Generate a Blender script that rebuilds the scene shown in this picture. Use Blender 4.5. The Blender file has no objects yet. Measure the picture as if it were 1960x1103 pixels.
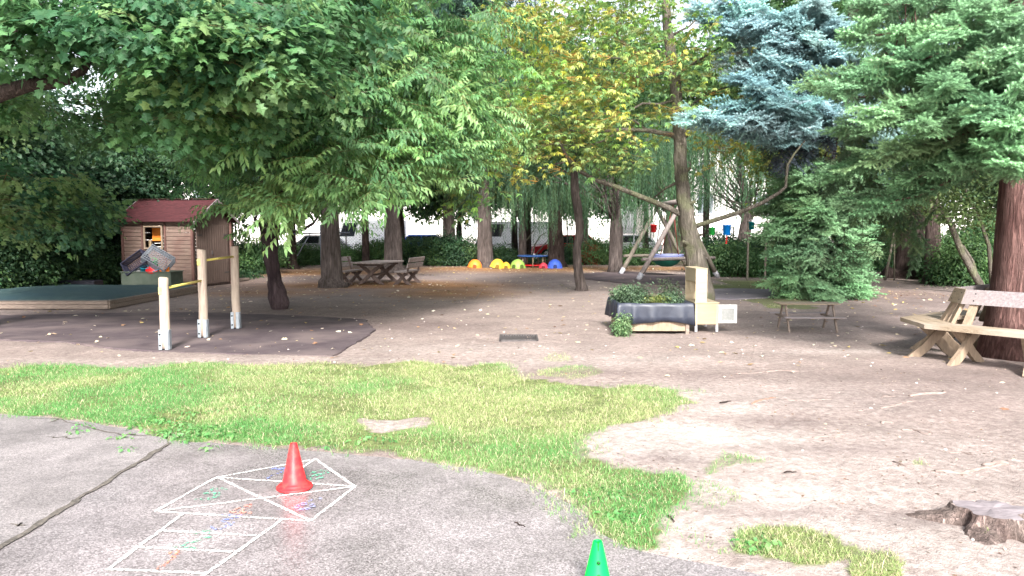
import bpy, bmesh, math, random
import numpy as np
from mathutils import Vector, Matrix
from math import radians, sin, cos, pi
sc = bpy.context.scene
COL = sc.collection
random.seed(5)
RNG = np.random.default_rng(11)
# ---------------------------------------------------------------- camera
HC = 1.73; FPX = 1426.0; PITCH = math.atan(109.5 / FPX)
cam = bpy.data.objects.new('camera', bpy.data.cameras.new('camera'))
COL.objects.link(cam); sc.camera = cam
cam.location = (0, 0, HC); cam.rotation_euler = (pi / 2 - PITCH, 0, 0)
cam.data.sensor_width = 36; cam.data.lens = 36 * FPX / 1960
cam.data.clip_start = 0.05; cam.data.clip_end = 2000

def ray(px, py):
    dx = (px - 980) / FPX; dz = -(py - 551.5) / FPX
    return Vector((dx, cos(PITCH) + dz * sin(PITCH), -sin(PITCH) + dz * cos(PITCH)))
def G(px, py, z=0.0):
    d = ray(px, py); t = (z - HC) / d.z
    return Vector((d.x * t, d.y * t, z))
def P(px, py, Y):
    d = ray(px, py); t = Y / d.y
    return Vector((d.x * t, Y, HC + d.z * t))

# ---------------------------------------------------------------- tagging
def tag(o, label=None, cat=None, group=None, kind=None):
    if label: o['label'] = label
    if cat: o['category'] = cat
    if group: o['group'] = group
    if kind: o['kind'] = kind
    return o
def empty(name, loc, label, cat, rz=0.0, group=None):
    o = bpy.data.objects.new(name, None); COL.objects.link(o)
    o.empty_display_size = 0.1
    o.location = loc; o.rotation_euler = (0, 0, rz)
    return tag(o, label, cat, group)

# ---------------------------------------------------------------- mesh builder
class MB:
    def __init__(s): s.v = []; s.f = []; s.sm = []
    def add(s, vs, fs, smooth=False):
        b = len(s.v); s.v += [tuple(v) for v in vs]
        s.f += [tuple(i + b for i in f) for f in fs]; s.sm += [smooth] * len(fs); return s
    def box(s, c, size, rot=None, bev=0.0):
        hx, hy, hz = [a / 2 for a in size]
        c = Vector(c)
        M = rot if rot is not None else Matrix.Identity(3)
        if bev > 0 and min(hx, hy, hz) > bev:
            b = bev
            vs = []; 
            # chamfered box: 24 verts
            idx = {}
            for sx in (-1, 1):
                for sy in (-1, 1):
                    for sz in (-1, 1):
                        for k, p in enumerate(((hx, hy - b, hz - b), (hx - b, hy, hz - b), (hx - b, hy - b, hz))):
                            idx[(sx, sy, sz, k)] = len(vs)
                            vs.append(c + M @ Vector((p[0] * sx, p[1] * sy, p[2] * sz)))
            fs = []
            def q(*a): fs.append([idx[t] for t in a])
            for sg in (-1, 1):
                q((sg, -1, -1, 0), (sg, 1, -1, 0), (sg, 1, 1, 0), (sg, -1, 1, 0))
                q((-1, sg, -1, 1), (1, sg, -1, 1), (1, sg, 1, 1), (-1, sg, 1, 1))
                q((-1, -1, sg, 2), (1, -1, sg, 2), (1, 1, sg, 2), (-1, 1, sg, 2))
            for a in (-1, 1):
                for b2 in (-1, 1):
                    q((a, b2, -1, 0), (a, b2, 1, 0), (a, b2, 1, 1), (a, b2, -1, 1))
                    q((a, -1, b2, 0), (a, 1, b2, 0), (a, 1, b2, 2), (a, -1, b2, 2))
                    q((-1, a, b2, 1), (1, a, b2, 1), (1, a, b2, 2), (-1, a, b2, 2))
                    for d in (-1, 1):
                        fs.append([idx[(a, b2, d, 0)], idx[(a, b2, d, 1)], idx[(a, b2, d, 2)]])
            return s.add(vs, fs)
        vs = [c + M @ Vector((x * hx, y * hy, z * hz)) for x in (-1, 1) for y in (-1, 1) for z in (-1, 1)]
        return s.add(vs, [(0, 1, 3, 2), (4, 6, 7, 5), (0, 4, 5, 1), (2, 3, 7, 6), (0, 2, 6, 4), (1, 5, 7, 3)])
    def beam(s, a, b, w, h, up=(0, 0, 1), bev=0.004):
        a = Vector(a); b = Vector(b); x = (b - a); L = x.length; x.normalize()
        y = Vector(up).cross(x)
        if y.length < 1e-4: y = Vector((1, 0, 0)).cross(x)
        y.normalize(); z = x.cross(y)
        M = Matrix((x, y, z)).transposed()
        return s.box((a + b) / 2, (L, w, h), M, bev)
    def tube(s, pts, rad, n=8, cap=True, wob=0.0, smooth=True):
        pts = [Vector(p) for p in pts]
        if not hasattr(rad, '__len__'): rad = [rad] * len(pts)
        vs = []; prev = None
        for i, p in enumerate(pts):
            t = (pts[min(i + 1, len(pts) - 1)] - pts[max(i - 1, 0)])
            if t.length < 1e-9: t = Vector((0, 0, 1))
            t.normalize()
            if prev is None:
                u = Vector((1, 0, 0)) if abs(t.x) < .8 else Vector((0, 1, 0))
            else: u = prev
            u = (u - t * u.dot(t)).normalized(); w = t.cross(u); prev = u
            for k in range(n):
                a = 2 * pi * k / n
                r = rad[i] * (1 + wob * (sin(a * 3 + i * .7) * .5 + sin(a * 2 + i * .31 + 1) * .5 + random.uniform(-.4, .4)))
                vs.append(p + (u * cos(a) + w * sin(a)) * r)
        fs = []
        for i in range(len(pts) - 1):
            for k in range(n):
                k2 = (k + 1) % n
                fs.append((i * n + k, i * n + k2, (i + 1) * n + k2, (i + 1) * n + k))
        s.add(vs, fs, smooth)
        if cap:
            b = len(s.v) - len(vs)
            s.f.append(tuple(b + k for k in reversed(range(n)))); s.sm.append(False)
            s.f.append(tuple(b + (len(pts) - 1) * n + k for k in range(n))); s.sm.append(False)
        return s
    def lathe(s, prof, c=(0, 0, 0), n=24, M=None, sx=1, sy=1, smooth=True):
        c = Vector(c); vs = []; fs = []
        for r, z in prof:
            for k in range(n):
                a = 2 * pi * k / n; v = Vector((r * cos(a) * sx, r * sin(a) * sy, z))
                if M is not None: v = M @ v
                vs.append(c + v)
        for i in range(len(prof) - 1):
            for k in range(n):
                k2 = (k + 1) % n
                fs.append((i * n + k, i * n + k2, (i + 1) * n + k2, (i + 1) * n + k))
        return s.add(vs, fs, smooth)
    def prism(s, poly, a, b, axis='z'):
        """poly 2D extruded between a and b along axis"""
        n = len(poly)
        def mk(p, t):
            return {'z': (p[0], p[1], t), 'y': (p[0], t, p[1]), 'x': (t, p[0], p[1])}[axis]
        vs = [mk(p, a) for p in poly] + [mk(p, b) for p in poly]
        fs = [tuple(range(n)), tuple(range(2 * n - 1, n - 1, -1))]
        fs += [(i, (i + 1) % n, n + (i + 1) % n, n + i) for i in range(n)]
        return s.add(vs, fs)
    def each(s, name, mat, parent=None, n=6):
        # boxes without chamfer/with chamfer are added one by one: split the builder into loose islands
        par = list(range(len(s.v)))
        def fd(i):
            while par[i] != i: par[i] = par[par[i]]; i = par[i]
            return i
        for f in s.f:
            for q in f[1:]: par[fd(q)] = fd(f[0])
        g = {}
        for f, sm in zip(s.f, s.sm): g.setdefault(fd(f[0]), []).append((f, sm))
        out = []
        for fs in g.values():
            m = MB(); ids = sorted({i for f, _ in fs for i in f}); mp = {i: k for k, i in enumerate(ids)}
            m.v = [s.v[i] for i in ids]; m.f = [tuple(mp[i] for i in f) for f, _ in fs]; m.sm = [q for _, q in fs]
            out.append(m.build(name, mat, parent))
        return out
    def build(s, name, mat, parent=None, fix=True):
        me = bpy.data.meshes.new(name)
        me.from_pydata(s.v, [], s.f)
        me.polygons.foreach_set('use_smooth', s.sm)
        if fix:
            bm = bmesh.new(); bm.from_mesh(me)
            bmesh.ops.recalc_face_normals(bm, faces=bm.faces); bm.to_mesh(me); bm.free()
        me.materials.append(mat); me.update()
        o = bpy.data.objects.new(name, me); COL.objects.link(o)
        if parent: o.parent = parent
        return o

# ---------------------------------------------------------------- noise (layout only)
_tab = RNG.random((64, 64, 8))
def vnoise(x, y, s, ch=0):
    x = np.asarray(x, float) / s + 17.3; y = np.asarray(y, float) / s + 9.1
    xi = np.floor(x).astype(int); yi = np.floor(y).astype(int); fx = x - xi; fy = y - yi
    fx = fx * fx * (3 - 2 * fx); fy = fy * fy * (3 - 2 * fy); t = _tab[:, :, ch]
    a = t[xi % 64, yi % 64]; b = t[(xi + 1) % 64, yi % 64]; c = t[xi % 64, (yi + 1) % 64]; d = t[(xi + 1) % 64, (yi + 1) % 64]
    return (a * (1 - fx) + b * fx) * (1 - fy) + (c * (1 - fx) + d * fx) * fy
def fbm(x, y, s, ch=0):
    return (vnoise(x, y, s, ch) + .5 * vnoise(x, y, s / 2.1, ch + 1) + .25 * vnoise(x, y, s / 4.3, ch + 2)) / 1.75
def inpoly(x, y, poly):
    x = np.asarray(x, float); y = np.asarray(y, float); ins = np.zeros(x.shape, bool); n = len(poly)
    for i in range(n):
        x1, y1 = poly[i][0], poly[i][1]; x2, y2 = poly[(i + 1) % n][0], poly[(i + 1) % n][1]
        c = (y1 > y) != (y2 > y)
        xx = (x2 - x1) * (y - y1) / ((y2 - y1) if y2 != y1 else 1e-9) + x1
        ins ^= c & (x < xx)
    return ins
def gpoly(pts): return [tuple(G(a, b))[:2] for a, b in pts]

# ---------------------------------------------------------------- materials
def nt(m):
    m.use_nodes = True; t = m.node_tree; t.nodes.clear(); return t, t.nodes, t.links
def mk(name, c1, c2=None, scale=8.0, rough=.8, bump=.2, stretch=(1, 1, 1), spec=.3, metal=0.0, detail=6, bscale=None, bdist=.01, c3=None, s3=1.5, rough2=None):
    m = bpy.data.materials.new(name); t, N, L = nt(m)
    out = N.new('ShaderNodeOutputMaterial'); b = N.new('ShaderNodeBsdfPrincipled'); L.new(b.outputs[0], out.inputs[0])
    tc = N.new('ShaderNodeTexCoord'); mp = N.new('ShaderNodeMapping'); mp.inputs['Scale'].default_value = stretch
    L.new(tc.outputs['Object'], mp.inputs[0])
    n = N.new('ShaderNodeTexNoise'); n.inputs['Scale'].default_value = scale; n.inputs['Detail'].default_value = detail; n.inputs['Roughness'].default_value = .65
    L.new(mp.outputs[0], n.inputs[0])
    r = N.new('ShaderNodeValToRGB'); r.color_ramp.elements[0].position = .32; r.color_ramp.elements[1].position = .68
    r.color_ramp.elements[0].color = (*c1, 1); r.color_ramp.elements[1].color = (*(c2 or c1), 1)
    L.new(n.outputs[0], r.inputs[0]); colr = r.outputs[0]
    if c3:
        n3 = N.new('ShaderNodeTexNoise'); n3.inputs['Scale'].default_value = s3; n3.inputs['Detail'].default_value = 4
        L.new(tc.outputs['Object'], n3.inputs[0])
        r3 = N.new('ShaderNodeValToRGB'); r3.color_ramp.elements[0].position = .48; r3.color_ramp.elements[1].position = .65
        L.new(n3.outputs[0], r3.inputs[0])
        mx = N.new('ShaderNodeMix'); mx.data_type = 'RGBA'; mx.inputs[7].default_value = (*c3, 1)
        L.new(r3.outputs[0], mx.inputs[0]); L.new(colr, mx.inputs[6]); colr = mx.outputs[2]
    L.new(colr, b.inputs['Base Color'])
    b.inputs['Roughness'].default_value = rough; b.inputs['Specular IOR Level'].default_value = spec; b.inputs['Metallic'].default_value = metal
    if rough2 is not None:
        mr = N.new('ShaderNodeMapRange'); mr.inputs[1].default_value = .35; mr.inputs[2].default_value = .65; mr.inputs[3].default_value = rough; mr.inputs[4].default_value = rough2
        L.new(n.outputs[0], mr.inputs[0]); L.new(mr.outputs[0], b.inputs['Roughness'])
    if bump:
        bn = N.new('ShaderNodeTexNoise'); bn.inputs['Scale'].default_value = bscale or scale * 2; bn.inputs['Detail'].default_value = 5
        L.new(mp.outputs[0], bn.inputs[0])
        bp = N.new('ShaderNodeBump'); bp.inputs['Strength'].default_value = bump; bp.inputs['Distance'].default_value = bdist
        L.new(bn.outputs[0], bp.inputs['Height']); L.new(bp.outputs[0], b.inputs['Normal'])
    return m
def leafmat(name, trans=.35, rough=.5, spec=.3):
    m = bpy.data.materials.new(name); t, N, L = nt(m)
    out = N.new('ShaderNodeOutputMaterial'); b = N.new('ShaderNodeBsdfPrincipled'); tr = N.new('ShaderNodeBsdfTranslucent')
    at = N.new('ShaderNodeAttribute'); at.attribute_name = 'tint'
    L.new(at.outputs['Color'], b.inputs['Base Color'])
    hs = N.new('ShaderNodeHueSaturation'); hs.inputs['Value'].default_value = 1.25; hs.inputs['Saturation'].default_value = 1.05; hs.inputs['Hue'].default_value = .497
    L.new(at.outputs['Color'], hs.inputs['Color']); L.new(hs.outputs[0], tr.inputs[0])
    b.inputs['Roughness'].default_value = rough; b.inputs['Specular IOR Level'].default_value = spec
    mx = N.new('ShaderNodeMixShader'); mx.inputs[0].default_value = trans
    L.new(b.outputs[0], mx.inputs[1]); L.new(tr.outputs[0], mx.inputs[2]); L.new(mx.outputs[0], out.inputs[0])
    return m
def barkmat(name, c1, c2, sc_=6, ridge=1.0, moss=None):
    m = bpy.data.materials.new(name); t, N, L = nt(m)
    out = N.new('ShaderNodeOutputMaterial'); b = N.new('ShaderNodeBsdfPrincipled'); L.new(b.outputs[0], out.inputs[0])
    tc = N.new('ShaderNodeTexCoord'); mp = N.new('ShaderNodeMapping'); mp.inputs['Scale'].default_value = (1, 1, .22); L.new(tc.outputs['Object'], mp.inputs[0])
    mp.inputs['Scale'].default_value = (1, 1, .35)
    n = N.new('ShaderNodeTexNoise'); n.inputs['Scale'].default_value = sc_; n.inputs['Detail'].default_value = 8; L.new(mp.outputs[0], n.inputs[0])
    mp2 = N.new('ShaderNodeMapping'); mp2.inputs['Scale'].default_value = (1, 1, .1); L.new(tc.outputs['Object'], mp2.inputs[0])
    v = N.new('ShaderNodeTexNoise'); v.inputs['Scale'].default_value = sc_ * 4.5; v.inputs['Detail'].default_value = 5; v.inputs['Roughness'].default_value = .7; v.inputs['Distortion'].default_value = .5; L.new(mp2.outputs[0], v.inputs[0])
    r = N.new('ShaderNodeValToRGB'); r.color_ramp.elements[0].color = (*c1, 1); r.color_ramp.elements[1].color = (*c2, 1)
    r.color_ramp.elements[0].position = .3; r.color_ramp.elements[1].position = .7
    L.new(n.outputs[0], r.inputs[0])
    cr = N.new('ShaderNodeMapRange'); cr.inputs[1].default_value = .36; cr.inputs[2].default_value = .6; cr.inputs[3].default_value = .35; cr.inputs[4].default_value = 1.1
    L.new(v.outputs[0], cr.inputs[0])
    mu = N.new('ShaderNodeMix'); mu.data_type = 'RGBA'; mu.blend_type = 'MULTIPLY'; mu.inputs[0].default_value = .8 * ridge
    L.new(r.outputs[0], mu.inputs[6]); L.new(cr.outputs[0], mu.inputs[7]); colr = mu.outputs[2]
    if moss:
        n2 = N.new('ShaderNodeTexNoise'); n2.inputs['Scale'].default_value = 2.5; n2.inputs['Detail'].default_value = 6; L.new(tc.outputs['Object'], n2.inputs[0])
        r2 = N.new('ShaderNodeValToRGB'); r2.color_ramp.elements[0].position = .5; r2.color_ramp.elements[1].position = .62; L.new(n2.outputs[0], r2.inputs[0])
        m2 = N.new('ShaderNodeMix'); m2.data_type = 'RGBA'; m2.inputs[7].default_value = (*moss, 1)
        L.new(r2.outputs[0], m2.inputs[0]); L.new(colr, m2.inputs[6]); colr = m2.outputs[2]
    L.new(colr, b.inputs['Base Color']); b.inputs['Roughness'].default_value = .9; b.inputs['Specular IOR Level'].default_value = .15
    bp = N.new('ShaderNodeBump'); bp.inputs['Strength'].default_value = .9; bp.inputs['Distance'].default_value = .06
    ad = N.new('ShaderNodeMath'); ad.operation = 'ADD'; L.new(cr.outputs[0], ad.inputs[0]); L.new(n.outputs[0], ad.inputs[1])
    L.new(ad.outputs[0], bp.inputs['Height']); L.new(bp.outputs[0], b.inputs['Normal'])
    return m

M = {}
M['leaf'] = leafmat('leaf', .45); M['needle'] = leafmat('needle', .12, .55, .25)
M['grass'] = leafmat('grass_blade', .3, .6, .2)
M['petal'] = leafmat('dry_leaf', .1, .7, .2)
M['bark_dark'] = barkmat('bark_dark', (.05, .035, .032), (.13, .095, .085), 7)
M['bark_pine'] = barkmat('bark_pine', (.09, .072, .066), (.185, .15, .138), 6)
M['bark_fir'] = barkmat('bark_fir', (.13, .066, .06), (.25, .145, .13), 7, .9)
M['bark_grey'] = barkmat('bark_grey', (.1, .088, .07), (.24, .21, .175), 5, .65, (.15, .15, .095))
M['bark_cherry'] = barkmat('bark_cherry', (.045, .03, .035), (.12, .085, .09), 5, .6)
M['post'] = mk('post_wood', (.25, .19, .155), (.42, .34, .28), 5, .8, .3, (6, 6, .6), c3=(.36, .3, .24))
M['oldwood'] = mk('old_wood', (.14, .105, .085), (.27, .215, .18), 5, .85, .4, (1, 7, 7))
M['benchwood'] = mk('bench_wood', (.2, .15, .105), (.34, .275, .2), 4, .75, .35, (1, 9, 9), c3=(.36, .3, .25))
M['benchleg'] = mk('bench_leg_wood', (.19, .14, .1), (.31, .235, .17), 4, .8, .35, (5, 5, 1))
M['greywood'] = mk('grey_wood', (.17, .14, .145), (.3, .265, .27), 4, .75, .4, (1, 9, 9), c3=(.25, .21, .2))
M['darkwood'] = mk('dark_wood', (.07, .05, .045), (.15, .11, .1), 5, .8, .4, (5, 5, 1))
M['tablewood'] = mk('table_wood', (.16, .13, .12), (.3, .26, .25), 5, .7, .4, (6, 1.5, 6))
M['shedwood'] = mk('shed_wood', (.13, .085, .068), (.25, .18, .15), 3.5, .8, .5, (1.2, 8, 10), c3=(.15, .09, .075))
M['sheddoor'] = mk('shed_door_wood', (.08, .054, .046), (.17, .12, .1), 3.5, .8, .5, (9, 9, .9))
M['shedtrim'] = mk('shed_trim', (.09, .045, .04), (.16, .085, .07), 5, .75, .3)
M['logwood'] = mk('log_wood', (.16, .13, .12), (.3, .255, .24), 4, .85, .4, (4, 4, 1))
M['logdark'] = mk('log_dark', (.1, .085, .07), (.2, .175, .14), 4, .85, .4, (4, 4, 1))
M['galv'] = mk('galvanised_steel', (.28, .32, .36), (.42, .46, .5), 12, .45, .05, metal=.6)
M['yellow'] = mk('yellow_paint', (.62, .5, .09), (.72, .62, .2), 10, .5, .1)
M['blackp'] = mk('black_plastic', (.012, .012, .02), (.03, .03, .04), 8, .5, .1)
M['bolt'] = mk('dark_bolt', (.02, .02, .02), None, 8, .5, 0, metal=.5)
M['netcover'] = mk('net_cover', (.022, .05, .055), (.05, .085, .085), 5, .75, .6, c3=(.03, .06, .07), bscale=60)
M['boxgreen'] = mk('box_green', (.06, .08, .06), (.1, .12, .095), 4, .7, .2)
M['crate'] = mk('crate_plastic', (.16, .18, .21), (.24, .26, .3), 8, .5, .1)
M['liner'] = mk('pond_liner', (.018, .022, .036), (.03, .036, .055), 6, .42, .35, rough2=.6, bscale=10, spec=.5)
M['birch'] = mk('birch_ply', (.31, .235, .15), (.38, .295, .19), 2.5, .5, .05, (1, 1, 8))
M['birchw'] = mk('birch_pale', (.36, .29, .19), (.43, .355, .245), 2.5, .5, .05, (1, 1, 8))
M['greypl'] = mk('grey_plastic', (.33, .33, .36), (.4, .4, .43), 6, .5, .05)
M['white'] = mk('white_plastic', (.5, .5, .49), (.56, .56, .55), 6, .4, .03)
M['mesh_grey'] = mk('grey_pane', (.22, .23, .22), (.3, .3, .29), 40, .4, .05)
M['soil'] = mk('soil', (.03, .02, .015), (.07, .05, .035), 12, .95, .6)
M['redplastic'] = mk('red_plastic', (.72, .015, .02), (.76, .03, .035), 6, .45, .05, c3=(.64, .045, .04), s3=22)
M['coneg'] = mk('green_plastic', (.002, .9, .06), (.004, .93, .075), 6, .5, .03, spec=.15, c3=(.004, .7, .06), s3=16)
M['coneg_d'] = mk('green_hole', (.0, .05, .008), None, 6, .6, 0)
M['iron'] = mk('cast_iron', (.05, .045, .045), (.09, .08, .08), 20, .7, .3)
M['steelgrey'] = mk('steel_grey', (.07, .08, .1), (.11, .12, .15), 8, .5, .05, metal=.3)
M['plaster'] = mk('white_plaster', (.74, .71, .68), (.82, .79, .76), 3, .85, .15)
M['winglass'] = mk('window_glass', (.1, .12, .14), (.16, .18, .2), 1, .1, 0, spec=.6)
M['carglass'] = mk('car_glass', (.02, .025, .03), None, 1, .08, 0, spec=.6)
M['tyre'] = mk('tyre', (.02, .02, .02), None, 1, .8, 0)
def plain(name, c, rough=.45): M[name] = mk(name, c, tuple(min(1, a * 1.12) for a in c), 5, rough, .03); return M[name]
plain('silver', (.5, .5, .55), .25); plain('carred', (.5, .02, .03), .25); plain('carblue', (.04, .14, .6), .25); plain('carwhite', (.8, .8, .8), .25)
plain('orange', (.75, .2, .03)); plain('dyellow', (.8, .47, .05)); plain('lime', (.3, .48, .1)); plain('pinkred', (.75, .06, .09)); plain('dblue', (.06, .13, .6))
plain('bluetop', (.03, .1, .32)); plain('teal', (.0, .2, .24)); plain('bgreen', (.03, .5, .08)); plain('bblue', (.0, .22, .75)); plain('cyan', (.02, .35, .5))
plain('swingring', (.2, .22, .4), .6); plain('swingnet', (.02, .16, .11), .7); plain('rope_red', (.25, .06, .05), .8); plain('rope_dark', (.05, .03, .04), .8); plain('orangeboard', (.75, .22, .03), .6)

def roofmat():
    m = mk('shingle_roof', (.036, .009, .011), (.07, .018, .021), 9, .85, .3)
    return m
M['roof'] = roofmat()
def rubbermat():
    return mk('rubber_mat', (.055, .04, .047), (.1, .078, .083), 3, .8, .5, bscale=120, bdist=.004, c3=(.13, .1, .1), s3=1.1)
M['rubber'] = rubbermat()

def asphalt(name, c1, c2, c3, c4, wet):
    m = bpy.data.materials.new(name); t, N, L = nt(m)
    out = N.new('ShaderNodeOutputMaterial'); b = N.new('ShaderNodeBsdfPrincipled'); L.new(b.outputs[0], out.inputs[0])
    g = N.new('ShaderNodeNewGeometry')
    v = N.new('ShaderNodeTexVoronoi'); v.inputs['Scale'].default_value = 135; L.new(g.outputs['Position'], v.inputs[0])
    r = N.new('ShaderNodeValToRGB'); e = r.color_ramp.elements
    e[0].position = 0; e[0].color = (*c1, 1); e[1].position = 1; e[1].color = (*c4, 1)
    x = e.new(.4); x.color = (*c2, 1); x = e.new(.75); x.color = (*c3, 1)
    sp = N.new('ShaderNodeSeparateColor'); L.new(v.outputs['Color'], sp.inputs[0]); L.new(sp.outputs[0], r.inputs[0])
    n = N.new('ShaderNodeTexNoise'); n.inputs['Scale'].default_value = .9; n.inputs['Detail'].default_value = 7; L.new(g.outputs['Position'], n.inputs[0])
    mr = N.new('ShaderNodeMapRange'); mr.inputs[1].default_value = .3; mr.inputs[2].default_value = .7; mr.inputs[3].default_value = .78; mr.inputs[4].default_value = 1.18
    L.new(n.outputs[0], mr.inputs[0])
    mu = N.new('ShaderNodeMix'); mu.data_type = 'RGBA'; mu.blend_type = 'MULTIPLY'; mu.inputs[0].default_value = 1
    L.new(r.outputs[0], mu.inputs[6]); L.new(mr.outputs[0], mu.inputs[7])
    n9 = N.new('ShaderNodeTexNoise'); n9.inputs['Scale'].default_value = 3.2; n9.inputs['Detail'].default_value = 9; n9.inputs['Roughness'].default_value = .7; n9.inputs['Distortion'].default_value = .6; L.new(g.outputs['Position'], n9.inputs[0])
    m9 = N.new('ShaderNodeMapRange'); m9.inputs[1].default_value = .4; m9.inputs[2].default_value = .6; m9.inputs[3].default_value = .82; m9.inputs[4].default_value = 1.06; L.new(n9.outputs[0], m9.inputs[0])
    u9 = N.new('ShaderNodeMix'); u9.data_type = 'RGBA'; u9.blend_type = 'MULTIPLY'; u9.inputs[0].default_value = 1; L.new(mu.outputs[2], u9.inputs[6]); L.new(m9.outputs[0], u9.inputs[7]); L.new(u9.outputs[2], b.inputs['Base Color'])
    rr = N.new('ShaderNodeMapRange'); rr.inputs[1].default_value = .35; rr.inputs[2].default_value = .65; rr.inputs[3].default_value = wet; rr.inputs[4].default_value = wet + .25
    L.new(n.outputs[0], rr.inputs[0]); L.new(rr.outputs[0], b.inputs['Roughness']); b.inputs['Specular IOR Level'].default_value = .5
    bp = N.new('ShaderNodeBump'); bp.inputs['Strength'].default_value = .25; bp.inputs['Distance'].default_value = .002
    L.new(v.outputs['Distance'], bp.inputs['Height']); L.new(bp.outputs[0], b.inputs['Normal'])
    return m
M['asphalt'] = asphalt('asphalt', (.115, .1, .102), (.2, .178, .18), (.28, .252, .256), (.37, .335, .337), .2)
M['asphalt_old'] = asphalt('asphalt_old', (.14, .125, .125), (.2, .18, .18), (.27, .245, .245), (.34, .31, .3), .4)

def chalk(name, c, cover, sc_=60, rough=.9):
    m = bpy.data.materials.new(name); t, N, L = nt(m)
    out = N.new('ShaderNodeOutputMaterial'); b = N.new('ShaderNodeBsdfPrincipled'); b.inputs['Base Color'].default_value = (*c, 1); b.inputs['Roughness'].default_value = rough
    g = N.new('ShaderNodeNewGeometry'); n = N.new('ShaderNodeTexNoise'); n.inputs['Scale'].default_value = sc_; n.inputs['Detail'].default_value = 4
    L.new(g.outputs['Position'], n.inputs[0])
    r = N.new('ShaderNodeValToRGB'); r.color_ramp.elements[0].position = 1 - cover - .06; r.color_ramp.elements[1].position = 1 - cover + .06; L.new(n.outputs[0], r.inputs[0])
    tr = N.new('ShaderNodeBsdfTransparent'); mx = N.new('ShaderNodeMixShader')
    L.new(r.outputs[0], mx.inputs[0]); L.new(tr.outputs[0], mx.inputs[1]); L.new(b.outputs[0], mx.inputs[2]); L.new(mx.outputs[0], out.inputs[0])
    return m
M['chalkline'] = chalk('chalk_white', (.8, .78, .74), .53)

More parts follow.
